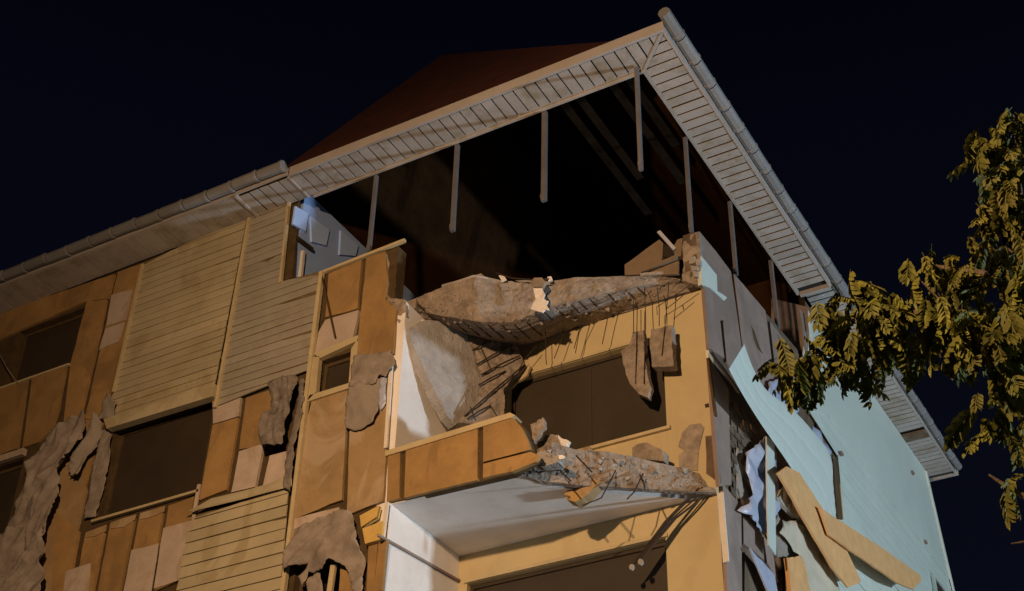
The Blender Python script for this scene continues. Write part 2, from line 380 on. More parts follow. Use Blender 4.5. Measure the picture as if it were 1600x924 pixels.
soffit_run('far_soffit', 'y', 18.42, 23.62, .15, .028, XC, XO-.02, ZS2)
soffit_run('far_soffit', 'y', 23.86, 25.5, .15, .028, XC, XO-.02, ZS2-.01)
MB().box((XC, 23.62, ZS2-.03), (XO-.02, 23.86, ZS2+.02)).build('soffit_batten', 'baseside', B)
MB().box((XC, 18.36, ZS-.03), (XO+.02, 18.42, ZS2+.05)).build('soffit_step', 'fascia', B)
MB().box((-11.03, YO-.02, ZS-.035), (-11.0, YF, ZS+.04)).build('soffit_trim', 'fascia', B)
MB().box((-11.97, YO-.06, ZS-.05), (-11.93, YF, ZS+.04)).build('soffit_trim', 'fascia', B)
# mitre strip at the corner
d = Vector((XO-XC, YO-YF, 0)).normalized(); s_ = Vector((-d.y, d.x, 0))*.022
a_, b_ = Vector((XC, YF, ZS-.012)), Vector((XO, YO, ZS-.012)); up = Vector((0,0,.05))
mk('mitre_strip', [a_-s_, b_-s_, b_+s_, a_+s_, a_-s_+up, b_-s_+up, b_+s_+up, a_+s_+up], [[0,1,2,3],[4,5,6,7],[0,1,5,4],[1,2,6,5],[2,3,7,6],[3,0,4,7]], 'fascia', B)
# fascia boards with a lower lip
MB().box((-11.0, YO-.03, ZS+.015), (XO+.03, YO-.003, ZS+.16)).box((-11.0, YO-.045, ZS-.012), (XO+.045, YO-.003, ZS+.012)).build('fascia', 'fascia', B)
MB().box((XO+.003, YO, ZS+.015), (XO+.03, 18.38, ZS+.16)).box((XO+.003, YO, ZS-.012), (XO+.045, 18.38, ZS+.012)).build('fascia', 'fascia', B)
MB().box((XO-.017, 18.43, ZS2+.0), (XO+.01, 25.52, ZS2+.10)).build('fascia', 'fascia', B)
MB().box((X0, YO-.07, ZS-.01), (-11.0, YO-.043, ZS+.12)).build('fascia', 'fascia', B)
MB().box((XC-.5, 25.5, ZS2-.02), (XO+.05, 25.54, ZS2+.12)).build('fascia', 'fascia', B)
# inner edge trims of the open void
MB().box((-10.95, YF+.003, ZS-.03), (XC, YF+.04, ZS+.05)).build('inner_trim', 'soffit', B)
MB().box((XC-.04, YF+.04, ZS-.03), (XC-.003, 18.34, ZS+.05)).build('inner_trim', 'soffit', B)
def gutter(axis, a, b, seg, cx, cz, r, tilt=0):
    root = empty('gutter', ((a+b)/2, cx, cz) if axis == 'x' else (cx, (a+b)/2, cz), parent=B)
    n = int(round((b-a)/seg))
    for i in range(n):
        p, q = a+i*seg+.012, a+(i+1)*seg-.012; V = []; Fc = []; dz = random.uniform(-.008, .008); dc = random.uniform(-.006, .006)
        prof = [(math.cos(math.radians(t))*r, math.sin(math.radians(t))*r) for t in range(20, 341, 40)]
        rings = [(p, .96), (p+.012, 1.0), (q-.06, 1.0), (q-.055, 1.1), (q-.005, 1.1), (q, 1.0)]
        for s, k in rings:
            for (c, z) in prof:
                V.append((s, cx+dc+c*k, cz+dz+z*k) if axis == 'x' else (cx+dc+c*k, s, cz+dz+z*k))
        N = len(prof)
        for j in range(len(rings)-1):
            for t in range(N): Fc.append([j*N+t, j*N+(t+1) % N, (j+1)*N+(t+1) % N, (j+1)*N+t])
        Fc += [list(range(N)), [(len(rings)-1)*N+t for t in range(N)]]
        mk('gutter_segment', V, Fc, 'gutter', root)
gutter('x', -20.3, -11.0, .465, YO-.15, ZS+.10, .085)
gutter('y', 11.98, 18.95, .5, XO+.115, ZS+.15, .085)
gutter('y', 19.0, 25.5, .46, XO+.085, ZS2+.10, .07)
# --- roof: steep red front over the open corner, dark boarding and rafters inside ------------------------
K = 1.62                                            # slope of the steep front
nv = Vector((0, -K, 1)).normalized(); vv = Vector((0, 1, K)).normalized()
ROOF = Fr((0, YO+.02, ZS+.12), (1,0,0), vv, nv)
r0 = ROOF.uv(447, 258); r1 = ROOF.uv(690, 86); r2 = ROOF.uv(962, 64)
e0 = Vector((-11.5, YO+.02, ZS+.12)); e1 = Vector((XO, YO+.02, ZS+.12))
A, Bp = ROOF.P(*r1), ROOF.P(*r2)
back = Vector((0, 9.5, 0))
V = [e0, e1, Bp, A, Vector((-11.9, 25, ZS+.12)), Vector((XO, 25.5, ZS2+.12)), Bp+back+Vector((0,0,.0)), A+back]
RFACES = [[0,1,2,3],[3,2,6,7],[0,3,7,4],[1,5,6,2],[4,7,6,5]]
rf = mk('roof', V, RFACES, 'roof', B)
cen = sum(V, Vector())/8; cen.z = ZS+.1
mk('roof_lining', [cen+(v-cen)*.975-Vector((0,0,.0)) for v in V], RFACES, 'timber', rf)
MB().box((X0, YO, ZS+.1), (-11.6, 25, ZS+.28)).build('left_roof_slab', 'roof', B)
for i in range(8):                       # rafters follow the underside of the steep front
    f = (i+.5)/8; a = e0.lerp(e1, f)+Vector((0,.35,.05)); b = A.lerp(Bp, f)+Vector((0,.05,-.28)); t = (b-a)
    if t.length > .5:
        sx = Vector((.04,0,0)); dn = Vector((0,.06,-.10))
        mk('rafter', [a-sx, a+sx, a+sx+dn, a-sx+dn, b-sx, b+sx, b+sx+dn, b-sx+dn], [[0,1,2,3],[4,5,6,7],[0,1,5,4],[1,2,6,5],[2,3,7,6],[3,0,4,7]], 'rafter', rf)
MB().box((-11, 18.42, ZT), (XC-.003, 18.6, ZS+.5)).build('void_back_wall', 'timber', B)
# laths and beams in the void, near the right eaves
for i in (0, 1, 3, 4):
    x = XC-.35-i*.25; y1 = 14.3+.4*((i*37) % 5)
    MB().box((x, YF+.12, ZS+.06+.01*(i % 3)), (x+.11, y1, ZS+.085+.01*(i % 3))).build('ceiling_lath', 'rafter', B)
# pale end wall seen through the open side
panel('end_wall', FY(18.40), [(1205,466),(1262,480),(1262,552),(1205,540)], .0, .02, 'grey', B)
# --- suspended studs of the vanished balcony glazing -----------------------------------------------------
def stud(fr, a, b, w=.05, dp=.05):
    p = fr.uv(*a); q = fr.uv(*b); u = p[0]
    bm = MB().prism(fr, [(u-w/2, q[1]), (u+w/2, q[1]), (u+w/2, ZS-.032), (u-w/2, ZS-.032)], -dp, 0)
    bm.prism(fr, [(u-w/2-.012, q[1]+.05), (u-w/2-.001, q[1]+.05), (u-w/2-.001, q[1]+.12), (u-w/2-.012, q[1]+.12)], -dp, 0)
    return bm.build('hanging_stud', 'stud', B)
SF = FY(YF+.045); SS = FX(XC-.05)
for a, b, w in (((587,272),(577,392),.05), ((713,232),(706,360),.06), ((850,175),(845,314),.07)): stud(SF, a, b, w)
for a, b, w in (((998,120),(1002,262),.05), ((1074,228),(1079,356),.05), ((1143,318),(1149,424),.06), ((1207,412),(1211,505),.07)): stud(SS, a, b, w)
# --- white inner room wall at the top left opening, cool light painted in as blue --------------------------------------------------------
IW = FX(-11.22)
iwall = MB().box((-11.40, YF+.14, ZT), (-11.22, 17.0, ZS+.30)).build('room_wall', 'cooltint', B)
panel('wall_panel', IW, [(462,322),(482,334),(478,362),(458,350)], 0, .03, 'cooltintpale', iwall)
panel('wall_panel', IW, [(486,338),(515,360),(510,384),(487,378)], 0, .03, 'cooltintpale', iwall)
panel('wall_panel', IW, [(533,360),(560,384),(556,400),(531,398)], 0, .03, 'cooltintpale', iwall)
beam('bracket', IW, (465,371), (490,390), .06, .03, .06, 'rebar', iwall)
beam('bracket', IW, (476,392), (471,436), .05, .002, .05, 'whitetrim', iwall)
panel('unlit_jamb', FRONT, [(436,440),(451,312),(467,306),(457,434)], -.10, -.05, 'gap', B, jag=0)  # left reveal of the opening, its lack of light put into the dark colour
# --- orange insulation boards on the left front -----------------------------------------------------------
bp = empty('cladding_boards', (-13, YF, 11), parent=B)
def brd(px, m='orange', n1=0.0, **k):
    p = FRONT.poly(px, n1); cx = sum(q[0] for q in p)/len(p)
    p = [(u+max(-.016, min(.016, (cx-u)*.1)), v) for u, v in p]
    return panel('insulation_board', FRONT, p, -.043, n1, m, bp, jag=.011, uv=True, **k)
brd([(-30,497),(180,428),(170,466),(132,472),(20,521),(-30,545)])
brd([(183,426),(222,412),(202,500),(160,655),(131,655)], n1=.006)
brd([(134,472),(168,467),(148,560),(126,655),(98,662),(108,572)])
brd([(-30,615),(44,592),(28,700),(-30,722)])
brd([(49,590),(104,573),(92,640),(82,672),(60,690),(34,700)])
brd([(46,720),(84,690),(122,700),(136,765),(124,820),(100,924),(30,924),(18,850)], 'tan', -.006)
brd([(84,800),(124,830),(108,924),(80,924)])
brd([(132,836),(166,822),(146,924),(114,924)])
brd([(171,818),(212,806),(188,924),(151,924)])
brd([(217,804),(257,792),(235,924),(194,924)])
brd([(262,791),(304,776),(286,905),(240,924)])
brd([(103,640),(163,655),(150,700),(132,770),(124,800),(106,760)], n1=-.012)
def skim(px, m='patch', n0=.001, n1=.012, jag=.012, par=None): return panel('render_patch', FRONT, px, n0, n1, m, par or bp, jag=jag)
skim([(174,461),(206,453),(196,500),(166,510)], n0=.007, n1=.02); skim([(165,514),(195,503),(184,534),(154,547)], n0=.007, n1=.02)
skim([(205,860),(248,849),(236,924),(193,924)]); skim([(255,826),(300,813),(285,905),(240,920)]); skim([(103,893),(141,880),(138,924),(99,924)])
for q in ([(134,832),(166,820),(165,830),(148,838),(133,840)], [(173,816),(212,804),(210,812),(192,824),(172,826)], [(219,802),(257,791),(256,800),(238,808),(218,812)]): skim(q, 'tan', jag=.01)
# window 2 side linings, sills
MB().box((W2[0]-.02, YF-.03, W2[2]-.05), (W2[1]+.04, YF+.02, W2[2]-.012)).build('window_sill', 'trim', B)
MB().box((W1[0]-.02, YF-.03, W1[2]-.04), (W1[1]+.02, YF+.02, W1[2]-.008)).build('window_sill', 'trim', B)
MB().box((W3[0], YF-.06, W3[3]+.01), (W3[1]+.06, YF+.02, W3[3]+.12)).build('window_lintel', 'patch', B)
MB().box((W2[1]+.003, YF-.03, W2[2]-.6), (W2[1]+.05, YF+.0, W2[2]+.06)).build('window_trim', 'patch', B)
# boards between window 2 and the small window
brd([(331,665),(374,652),(355,765),(310,782)])
brd([(330,622),(378,610),(374,650),(331,663)], 'patch', .004)
brd([(383,622),(430,607),(416,690),(412,695),(372,703)])
brd([(372,706),(413,693),(400,760),(360,770)], 'patch', .006)
brd([(420,712),(452,704),(446,752),(408,764)], 'patch', .002)
# boards right of the siding trim
brd([(512,428),(566,406),(560,482),(523,492),(507,496)], 'orange')
brd([(507,500),(562,484),(552,530),(490,556),(496,520)], 'patch', .008)
brd([(571,404),(602,393),(607,440),(603,468),(620,482),(616,552),(560,562),(556,550)], 'orange', .004)
brd([(488,616),(545,601),(540,700),(536,780),(456,812),(468,700)], 'tan')
brd([(547,602),(614,556),(612,610),(606,700),(600,782),(540,806)], 'tan', .002)
brd([(455,812),(532,792),(532,812),(452,832)], 'patch', .01)
# torn insulation blocks beside the balcony
FI = FRONT
panel('insulation_block', FI, [(562,806),(592,790),(588,808),(564,824)], .0, .06, 'yellow', bp); panel('insulation_block', FI, [(566,826),(598,814),(596,842),(570,850)], .0, .07, 'yellow', bp)
brd([(575,850),(591,846),(586,924),(572,924)], 'orange'); brd([(530,880),(560,876),(570,924),(528,924)], 'orange')
beam('batten', FRONT, (520,882), (514,924), .07, .0, .04, 'trim', bp)
# small window surround
wf = MB()
wsur = [[(490,553),(560,524),(560,532),(500,560)], [(484,560),(499,557),(494,612),(480,628)], [(549,545),(560,529),(556,590),(545,600)], [(484,618),(548,598),(548,606),(480,628)]]
for q in wsur: wf.prism(FRONT, FRONT.poly(q, .03), -.04, .035)
wf.build('window_surround', 'trim', B)
# --- horizontal siding -------------------------------------------------------------------------------------
def siding(name, px, h, m, seed, back='seam', drop=(), fr=FRONT, n0=.012, t=.022, wob=.004, lap=.012):
    poly = fr.poly(px, n0); root = MB().prism(fr, poly, n0-.010, n0-.003).build(name, back, B)
    boards(fr, poly, h, n0, t, m, root, seed=seed, drop=drop, wob=wob, lap=lap); return root
siding('siding_field', [(221,412),(386,340),(335,607),(167,661)], .128, 'siding', 1, t=.012, lap=.005)
siding('siding_field', [(389,338),(451,316),(436,441),(499,424),(482,578),(333,638)], .132, 'sidingdusty', 2, wob=.012, t=.012, lap=.005)
siding('siding_field', [(297,812),(314,800),(340,796),(452,760),(436,960),(270,960)], .165, 'siding', 3, wob=.010, t=.016, lap=.009)
beam('siding_trim', FRONT, (222,412), (176,612), .04, .0, .05, 'trim', B)
beam('siding_trim', FRONT, (388,340), (335,636), .04, .0, .055, 'trim', B)
beam('siding_trim', FRONT, (501,424), (436,960), .06, .0, .06, 'trim', B)
beam('siding_trim', FRONT, (450,316), (437,441), .04, .0, .05, 'trim', B)
MB().prism(FRONT, FRONT.poly([(163,656),(337,601),(334,620),(168,671)], .1), .004, .12).build('shutter_box', 'siding', B)
# loose metal flashing under the boards, slipped at its left end
def strip(name, rail_a, rail_b, prof, m, **k):
    """curved sheet between two 3D polylines, prof = outward offsets across"""
    V = []; Fc = []; n = len(prof); th = .006
    for a, b in zip(rail_a, rail_b):
        nn = (CAM-a).normalized()
        for j, h in enumerate(prof): V.append(a+(b-a)*(j/(n-1)) + nn*h)
    N = len(V)
    for a, b in zip(rail_a, rail_b):
        nn = (CAM-a).normalized()
        for j, h in enumerate(prof): V.append(a+(b-a)*(j/(n-1)) + nn*(h-th))
    R_ = len(rail_a)
    for i in range(R_-1):
        for j in range(n-1):
            q = [i*n+j, i*n+j+1, (i+1)*n+j+1, (i+1)*n+j]; Fc += [q, [x+N for x in reversed(q)]]
        for j in (0, n-1): Fc.append([i*n+j, (i+1)*n+j, (i+1)*n+j+N, i*n+j+N])
    for i in (0, R_-1):
        for j in range(n-1): Fc.append([i*n+j, i*n+j+1, i*n+j+1+N, i*n+j+N])
    return mk(name, V, Fc, m, **k)
ra = [pt(FRONT, *p, n=.06+.05*i/4) for i, p in enumerate([(456,740),(420,756),(380,767),(330,779),(292,800)])]
rb = [pt(FRONT, *p, n=.06+.05*i/4) for i, p in enumerate([(456,760),(420,769),(380,780),(330,792),(290,801)])]
strip('loose_flashing', ra, rb, [0,.02,.028,.02,.0], 'siding', label='tapering strip of metal flashing slipped above the lower siding, left end hanging free', cat='flashing')

# --- top rail and lath over the upper orange boards -----------------------------------------------------------
def bar3(name, a, b, w, h, m, parent=None, **k):
    t = (b-a).normalized(); s = t.cross(Vector((0,0,1)))
    if s.length < .05: s = t.cross(Vector((0,1,0)))
    s = s.normalized()*w/2; v = t.cross(s).normalized()*h/2
    V = [a-s-v, a+s-v, a+s+v, a-s+v, b-s-v, b+s-v, b+s+v, b-s+v]
    return mk(name, V, [[0,1,2,3],[4,5,6,7],[0,1,5,4],[1,2,6,5],[2,3,7,6],[3,0,4,7]], m, parent, **k)
bar3('capping_rail', pt(FRONT,500,428,.0), pt(FRONT,633,376,.0), .05, .045, 'trim', label='wooden capping rail sticking out past the broken end of the upper orange boards', cat='wooden rail')
bar3('loose_lath', pt(FRONT,503,432,.04), pt(FRONT,524,528,.04), .03, .02, 'gap', label='thin dark lath leaning diagonally across the upper boards above the small window', cat='lath')
# broken plaster edge at the end of the upper boards
plate('broken_edge', FRONT, [(597,392),(607,399),(608,416),(604,440),(606,464),(632,469),(634,492),(622,505),(617,482),(603,468),(596,455),(598,420)], .05, .05, .02, 5, 'concrete', B, n=-.03, jag=.02)

# --- recessed balcony bay --------------------------------------------------------------------------------------
rw = REC.poly([(790,690),(1042,668),(975,543)]); RW = (rw[0][0]+.02, rw[1][0], rw[1][1], rw[2][1])
lw = REC.poly([(730,913),(1040,840)]); LW = (lw[0][0], lw[1][0], ZC-2.3, (lw[0][1]+lw[1][1])/2)
wall('recessed_wall', REC, XL-.2, XC-.05, 0, ZT-.003, [RW, LW], -.2, 0, 'ochre', B)
window(REC, RW, .16, split=[.52], fm='pane'); window(REC, LW, .14, fm='pane')
MB().box((RW[0], YR-.05, RW[2]-.05), (RW[1]+.06, YR-.003, RW[2]-.006)).build('window_sill', 'trim', B)
MB().box((RW[0], YR-.03, RW[3]+.004), (RW[1]+.03, YR-.003, RW[3]+.04)).build('window_lintel', 'trim', B)
MB().box((LW[0]-.03, YR-.03, LW[3]+.004), (LW[1]+.03, YR-.003, LW[3]+.05)).build('window_lintel', 'trim', B)
MB().box((XL-.2, YF+.046, 0), (XL, YR-.003, ZT-.003)).build('balcony_side_wall', 'white', B)
beam('corner_trim', REC, (1098,452), (1108,598), .035, .003, .02, 'whitetrim', B); beam('corner_trim', REC, (1125,770), (1134,878), .07, .003, .03, 'whitetrim', B)
beam('corner_crack', REC, (1108,600), (1124,755), .03, .002, .012, 'gap', B)
beam('side_trim', FRONT, (611,560), (602,700), .05, .0, .03, 'whitetrim', B)
beam('side_trim', FRONT, (604,785), (597,842), .05, .0, .03, 'whitetrim', B)
# cables over the lower white side wall
LWX = FX(XL)
beam('conduit', LWX, (592,836), (720,908), .03, .003, .03, 'grey', B)
beam('corner_board', FRONT, (598,845), (590,924), .11, -.04, .02, 'orange', B)
# mid parapet: three orange boards and a capping
pp = MB().prism(FRONT, FRONT.poly([(606,706),(800,648),(818,668),(828,700),(842,712),(800,738),(604,784)]), -.14, -.05).build('balcony_parapet', 'gap', B)
def pbrd(px, n1=.0): return panel('insulation_board', FRONT, px, -.047, n1, 'orange', pp, jag=.008)
pbrd([(606,712),(625,707),(624,779),(604,785)], -.004); pbrd([(634,702),(746,668),(746,750),(632,778)]); pbrd([(755,665),(800,651),(815,668),(825,690),(829,703),(755,722)], .004)
pbrd([(755,725),(829,706),(843,712),(838,722),(800,737),(755,747)], .008)
MB().prism(FRONT, FRONT.poly([(603,706),(798,646),(806,650),(800,654),(603,714)]), -.16, .02).build('capping', 'trim', pp)
# lower slab (ceiling of the lower balcony): intact underside plus ragged broken edge
CE = FZ(ZC)
ce = CE.poly([(605,785),(812,741),(850,752),(900,757),(1000,763),(1060,766),(1112,768)])
poly = [(p[0], max(p[1], YF+.062)+(.0 if i < 2 else .07+.035*i)) for i, p in enumerate(ce)]; poly[-1] = (XC-.25, YR-.02); poly += [(XC-.25, YR-.003), (XL+.003, YR-.003), (XL+.003, poly[0][1])]; poly[0] = (poly[0][0]+.01, poly[0][1])
ls = MB().prism(CE, poly, .0, .2).build('lower_slab', 'white', B)
def ragged(name, fa, fb, n, m, parent, amp, seed, depth=.14, rows=5):
    """rough broken face between two image polylines: lower edge points fa and upper edge points fb (3D)"""
    def samp(L, t):
        t *= len(L)-1; i = min(int(t), len(L)-2); return L[i].lerp(L[i+1], t-i)
    V = []; Fc = []
    for i in range(n+1):
        a, b = samp(fa, i/n), samp(fb, i/n)
        for j in range(rows+1):
            p = a.lerp(b, j/rows); q = Vector((p.x*1.6, p.y*1.6, p.z*5)); k = amp*(.4 if j in (0, rows) else 1)
            V.append(p + Vector((.35*nz(q, 2, seed+5), -1*(.8*nz(q, 2.2, seed)+.4*nz(q, 7, seed+1)+1.1*fract(q, 2.2, seed)+.6*fract(q, 6, seed+3)), .5*nz(q, 3, seed+2)+.5*fract(q, 4, seed+5)))*k)
    W_ = rows+1; N = len(V)
    V += [v+Vector((0, depth, 0)) for v in V]
    for i in range(n):
        for j in range(rows):
            q = [i*W_+j, i*W_+j+1, (i+1)*W_+j+1, (i+1)*W_+j]; Fc += [q, [x+N for x in reversed(q)]]
        for j in (0, rows): Fc.append([i*W_+j, (i+1)*W_+j, (i+1)*W_+j+N, i*W_+j+N])
    for i in (0, n):
        for j in range(rows): Fc.append([i*W_+j, i*W_+j+1, i*W_+j+1+N, i*W_+j+N])
    return mk(name, V, Fc, m, parent)
fa = [pt(FZ(ZC-.01), *p) for p in [(806,742),(850,752),(900,757),(950,760),(1000,763),(1060,767),(1116,769)]]
fb = [pt(FZ(ZC+.34), *p) for p in [(834,704),(862,690),(900,702),(950,704),(1000,716),(1060,730),(1118,746)]]
edge = ragged('broken_slab_edge', fa, fb, 110, 'concrete', ls, .045, 11, depth=.10, rows=12)
edge['label'] = 'ragged broken concrete edge'
# rebars of the lower slab
cb = [(1098,760),(1050,812),(1018,852),(990,884)]
for k in range(5):
    o = Vector((k*.018-.03, random.uniform(-.01,.01), random.uniform(-.02,.02)))
    b0 = pt(CE, 1096+3*k, 762+k, .05); b3 = pt(FY(14.0), 988+k*4, 884-k*3); mid = b0.lerp(b3, .5)+Vector((0,-.03,.05))+o*.3
    rebar([b0+o, b0.lerp(b3,.25)+o+Vector((0,-.02,.02)), mid, b3], ls, .011)
rebar([pt(CE,962,735,.15), pt(FY(13.3),940,778), pt(FY(13.2),910,790)], ls); rebar([pt(CE,1005,740,.12), pt(FY(13.5),990,770), pt(FY(13.45),980,780)], ls); rebar([pt(CE,1000,742,.12), pt(FY(13.5),1008,762)], ls)
rebar([pt(FY(12.95),900,712), pt(FY(12.8),925,738)], ls); rebar([pt(FY(13.1),875,735), pt(FY(12.9),892,752)], ls)
for k, (x, y) in enumerate(((986,886),(1000,878))):
    plate('concrete_crumb', FY(13.97), [(x-4,y-2),(x-1,y-5),(x+3,y-4),(x+4,y+1),(x+1,y+5),(x-3,y+3)], .03, .02, .015, 30+k, 'concrete2', label=['white crumb of concrete hanging at the tip of the rebar bundle, left one', 'white crumb of concrete on the rebar bundle before the lower window, right one'][k], cat='concrete crumb')
# --- top slab: broken, stripped underside ------------------------------------------------------------------------
def zt(px, py, z): return pt(FZ(z), px, py)
ZU = ZT
fa = [pt(REC, *p, n=.02) for p in [(650,492),(700,507),(770,530),(830,530),(900,506),(1000,477),(1094,450)]]
fa[0] = zt(652,492,ZU); fa[1] = zt(700,505,ZU-.0); fa[2] = zt(770,528,ZU-.03)
fb = [zt(*p, ZU+.22) for p in [(632,472),(690,449),(742,432),(790,442),(860,439),(900,433),(1000,431),(1092,434)]]
fm = []
for (x, y), q in zip([(648,484),(692,494),(752,503),(800,504),(866,478),(904,468),(1000,447),(1093,440)], fb): fm.append(pt(FY(q.y+.10), x, y))
ts = ragged('top_slab', fa, fm, 110, 'concrete', B, .030, 21, depth=.22, rows=10)
eb = ragged('edge_beam', [p+Vector((0,-.02,-.01)) for p in fm], fb, 130, 'concrete', ts, .024, 22, depth=.16, rows=12)
ts['label'] = 'broken top floor slab sagging over the balcony'
# slab behind the broken face
MB().prism(FZ(ZU+.03), [(XL-1.7, YR+.02), (XC-.2, YR+.02), (XC-.2, 18.3), (XL-1.7, 18.3)], 0, .16).build('floor_slab', 'concrete', B)
MB().prism(FZ(ZU+.03), [(XL-1.7, YF+.26), (XL, YF+.26), (XL, YR), (XL-1.7, YR)], 0, .16).build('floor_slab', 'concrete', B)
# pale upstanding lip along the slab edge
fl = [zt(*p, ZU+.24) for p in [(1000,432),(1030,428),(1060,431),(1090,437)]]; fu = [v+Vector((0,0,.05)) for v in fl]
ragged('slab_edge_crust', fl, fu, 12, 'concrete2', ts, .02, 24, depth=.08, rows=2)
fl = [zt(*p, ZU+.24) for p in [(690,449),(742,433),(790,443),(850,440)]]; fu = [v+Vector((0,0,.04)) for v in fl]
ragged('slab_edge_crust', fl, fu, 16, 'concrete2', ts, .02, 25, depth=.08, rows=2)
# ribs: cut rebar stubs across the stripped strip next to the wall
from mathutils.bvhtree import BVHTree
def surf(o):
    """tree of an object's faces in world space"""
    w = WL[o.name]; return BVHTree.FromPolygons([v.co+w for v in o.data.vertices], [list(f.vertices) for f in o.data.polygons])
def on(tree, x, y, lift=.008, y0=13.9):
    d = (FW*FPX + RT*(x-800) - UP*(y-462)).normalized(); h = tree.ray_cast(CAM, d)
    return (h[0] if h[0] else pt(FY(y0), x, y)) - d*lift
TT = surf(ts)
def both():
    V = []; F_ = []
    for o in (ts, eb):
        k = len(V); V += [v.co+WL[o.name] for v in o.data.vertices]; F_ += [[i+k for i in f.vertices] for f in o.data.polygons]
    return BVHTree.FromPolygons(V, F_)
TB = both()
def stubs(L, ln, r=.014):
    for (x, y_) in L: rebar([on(TT, x+ln[0]*k/4, y_+ln[1]*k/4, .006) for k in range(5)], ts, r)
stubs([(704,497),(724,502),(742,505),(762,507),(784,508),(803,507),(822,503)], (25,22), .013)
stubs([(836,494),(850,487),(868,480),(893,476),(905,471),(920,466),(950,459),(978,453),(996,449)], (13,13), .012)
beam_a = pt(FY(13.2),650,474); rebar([on(TB,648,472), on(TB,664,486), on(TB,681,499)], ts, .016)
# hanging rebars in front of the lintel
HR = FY(14.0)
for path in ([(918,472),(912,490),(897,545)], [(925,480),(905,520),(899,552)], [(957,470),(949,500),(941,538)], [(1007,448),(1009,500),(1006,600),(994,590)][:3], [(990,470),(990,520)], [(1027,450),(1030,480),(1030,510)], [(1045,445),(1040,500),(1034,556)],
             [(996,472),(994,560),(993,600)], [(1080,444),(1055,462),(1026,480),(1027,492)], [(1072,458),(1058,470),(1040,484)], [(852,505),(853,560),(854,570)], [(882,515),(872,545),(866,560)], [(838,540),(820,562),(812,575)]):
    rebar([pt(HR, *p) for p in path], ts, .006)
rebar([pt(HR,1054,462), pt(HR,1056,470)], ts, .007)
# hanging concrete pieces on those bars
plate('hanging_concrete', FY(14.02), [(988,520),(1004,516),(1008,560),(1012,588),(1016,604),(1012,620),(998,616),(984,600),(974,570),(970,550),(982,540)], .10, .03, .025, 41, 'concrete', jag=.012, label='long ragged piece of concrete hanging on rebars in front of the upper dark window', cat='concrete piece')
plate('hanging_concrete', FY(14.02), [(1016,514),(1050,508),(1052,572),(1020,574),(1015,540)], .12, .03, .02, 42, 'concrete', jag=.012, label='squarish concrete piece hanging from rebars on the ochre wall beside the upper window', cat='concrete piece')
# loose crumbs stuck on and under the broken faces
def crumbs(tree, px0, px1, n, lo, hi, m, parent, seed, jit=8):
    r = random.Random(seed); b = MB()
    for k in range(n):
        t = r.random()*(len(px0)-1); i = min(int(t), len(px0)-2); f = t-i; w = r.random()
        A0 = Vector(px0[i]).lerp(Vector(px0[i+1]), f); B0 = Vector(px1[i]).lerp(Vector(px1[i+1]), f); q = A0.lerp(B0, w)
        d = (FW*FPX + RT*(q.x-800) - UP*(q.y-462)).normalized(); h = tree.ray_cast(CAM, d)
        if not h[0]: continue
        c = h[0]; z = lo+(hi-lo)*r.random()**2.5; e = [Vector((r.gauss(0,1), r.gauss(0,1), r.gauss(0,1))).normalized()*z*r.uniform(.6,1.3) for _ in range(6)]
        e = [Vector((z,0,0)), Vector((-z*.8,0,.2*z)), Vector((0,z,0)), Vector((0,-z*.9,0)), Vector((0,.2*z,z*.7)), Vector((.2*z,0,-z*.8))]
        R_ = Matrix.Rotation(r.random()*6.28, 3, Vector((r.random()-.5, r.random()-.5, r.random()-.5)))
        b.add([c+R_@(v*r.uniform(.7,1.3)) for v in e], [[0,2,4],[2,1,4],[1,3,4],[3,0,4],[2,0,5],[1,2,5],[3,1,5],[0,3,5]])
    return b.build('crumbs', m, parent, kind='stuff')
ET = surf(edge)
crumbs(ET, [(812,738),(860,748),(920,756),(1000,762),(1100,766)], [(838,708),(870,696),(930,706),(1000,722),(1100,742)], 60, .010, .05, 'concrete2', ls, 1)
crumbs(ET, [(812,740),(860,752),(920,757),(1000,764),(1100,768)], [(838,708),(870,696),(930,706),(1000,722),(1100,742)], 30, .02, .08, 'concrete', ls, 2)
crumbs(TB, [(660,486),(720,500),(800,505),(900,480),(1000,455),(1085,445)], [(690,455),(740,440),(800,450),(900,440),(1000,435),(1085,436)], 130, .01, .035, 'concrete2', ts, 3)
crumbs(TB, [(660,488),(720,512),(800,520),(900,500),(1000,470),(1085,448)], [(690,480),(740,490),(800,490),(900,470),(1000,450),(1085,440)], 60, .02, .06, 'concrete', ts, 4)
# --- fallen slab leaning in the corner -------------------------------------------------------------------------------
a = pt(FX(XL+.06), 640, 512); b = pt(FY(13.5), 712, 662); c = pt(FY(13.85), 745, 510)
G1 = F3(a, b, c)
plate('fallen_slab', G1, [(640,512),(662,500),(712,502),(738,530),(745,560),(752,590),(748,630),(712,664),(700,650),(668,590),(642,530)], .14, .045, .007, 51, 'concrete2', jag=.012, label='smooth grey slab of concrete leaning down against the white balcony wall', cat='concrete slab')
b2 = pt(FY(13.6), 740, 660); c2 = pt(FY(14.12), 818, 560); a2 = pt(FY(13.7), 730, 510)
G2 = F3(a2, b2, c2)
f2 = plate('fallen_slab', G2, [(728,512),(770,522),(806,540),(822,572),(806,586),(788,606),(790,626),(786,648),(740,662),(714,660),(748,626),(750,588),(742,552)], .12, .04, .028, 52, 'concrete', jag=.02, sc=5, label='stripped concrete slab with exposed rebar lines hanging between the top slab and the dark window', cat='concrete slab')
for a, b in (((745,570),(800,540)), ((752,586),(812,556)), ((738,548),(778,528)), ((726,650),(820,570)), ((748,602),(790,580)), ((730,655),(766,634))):
    p, q = pt(G2, *a, n=.035), pt(G2, *b, n=.035); rebar([p, p.lerp(q,.5)+G2.n*.02, q], f2, .012)
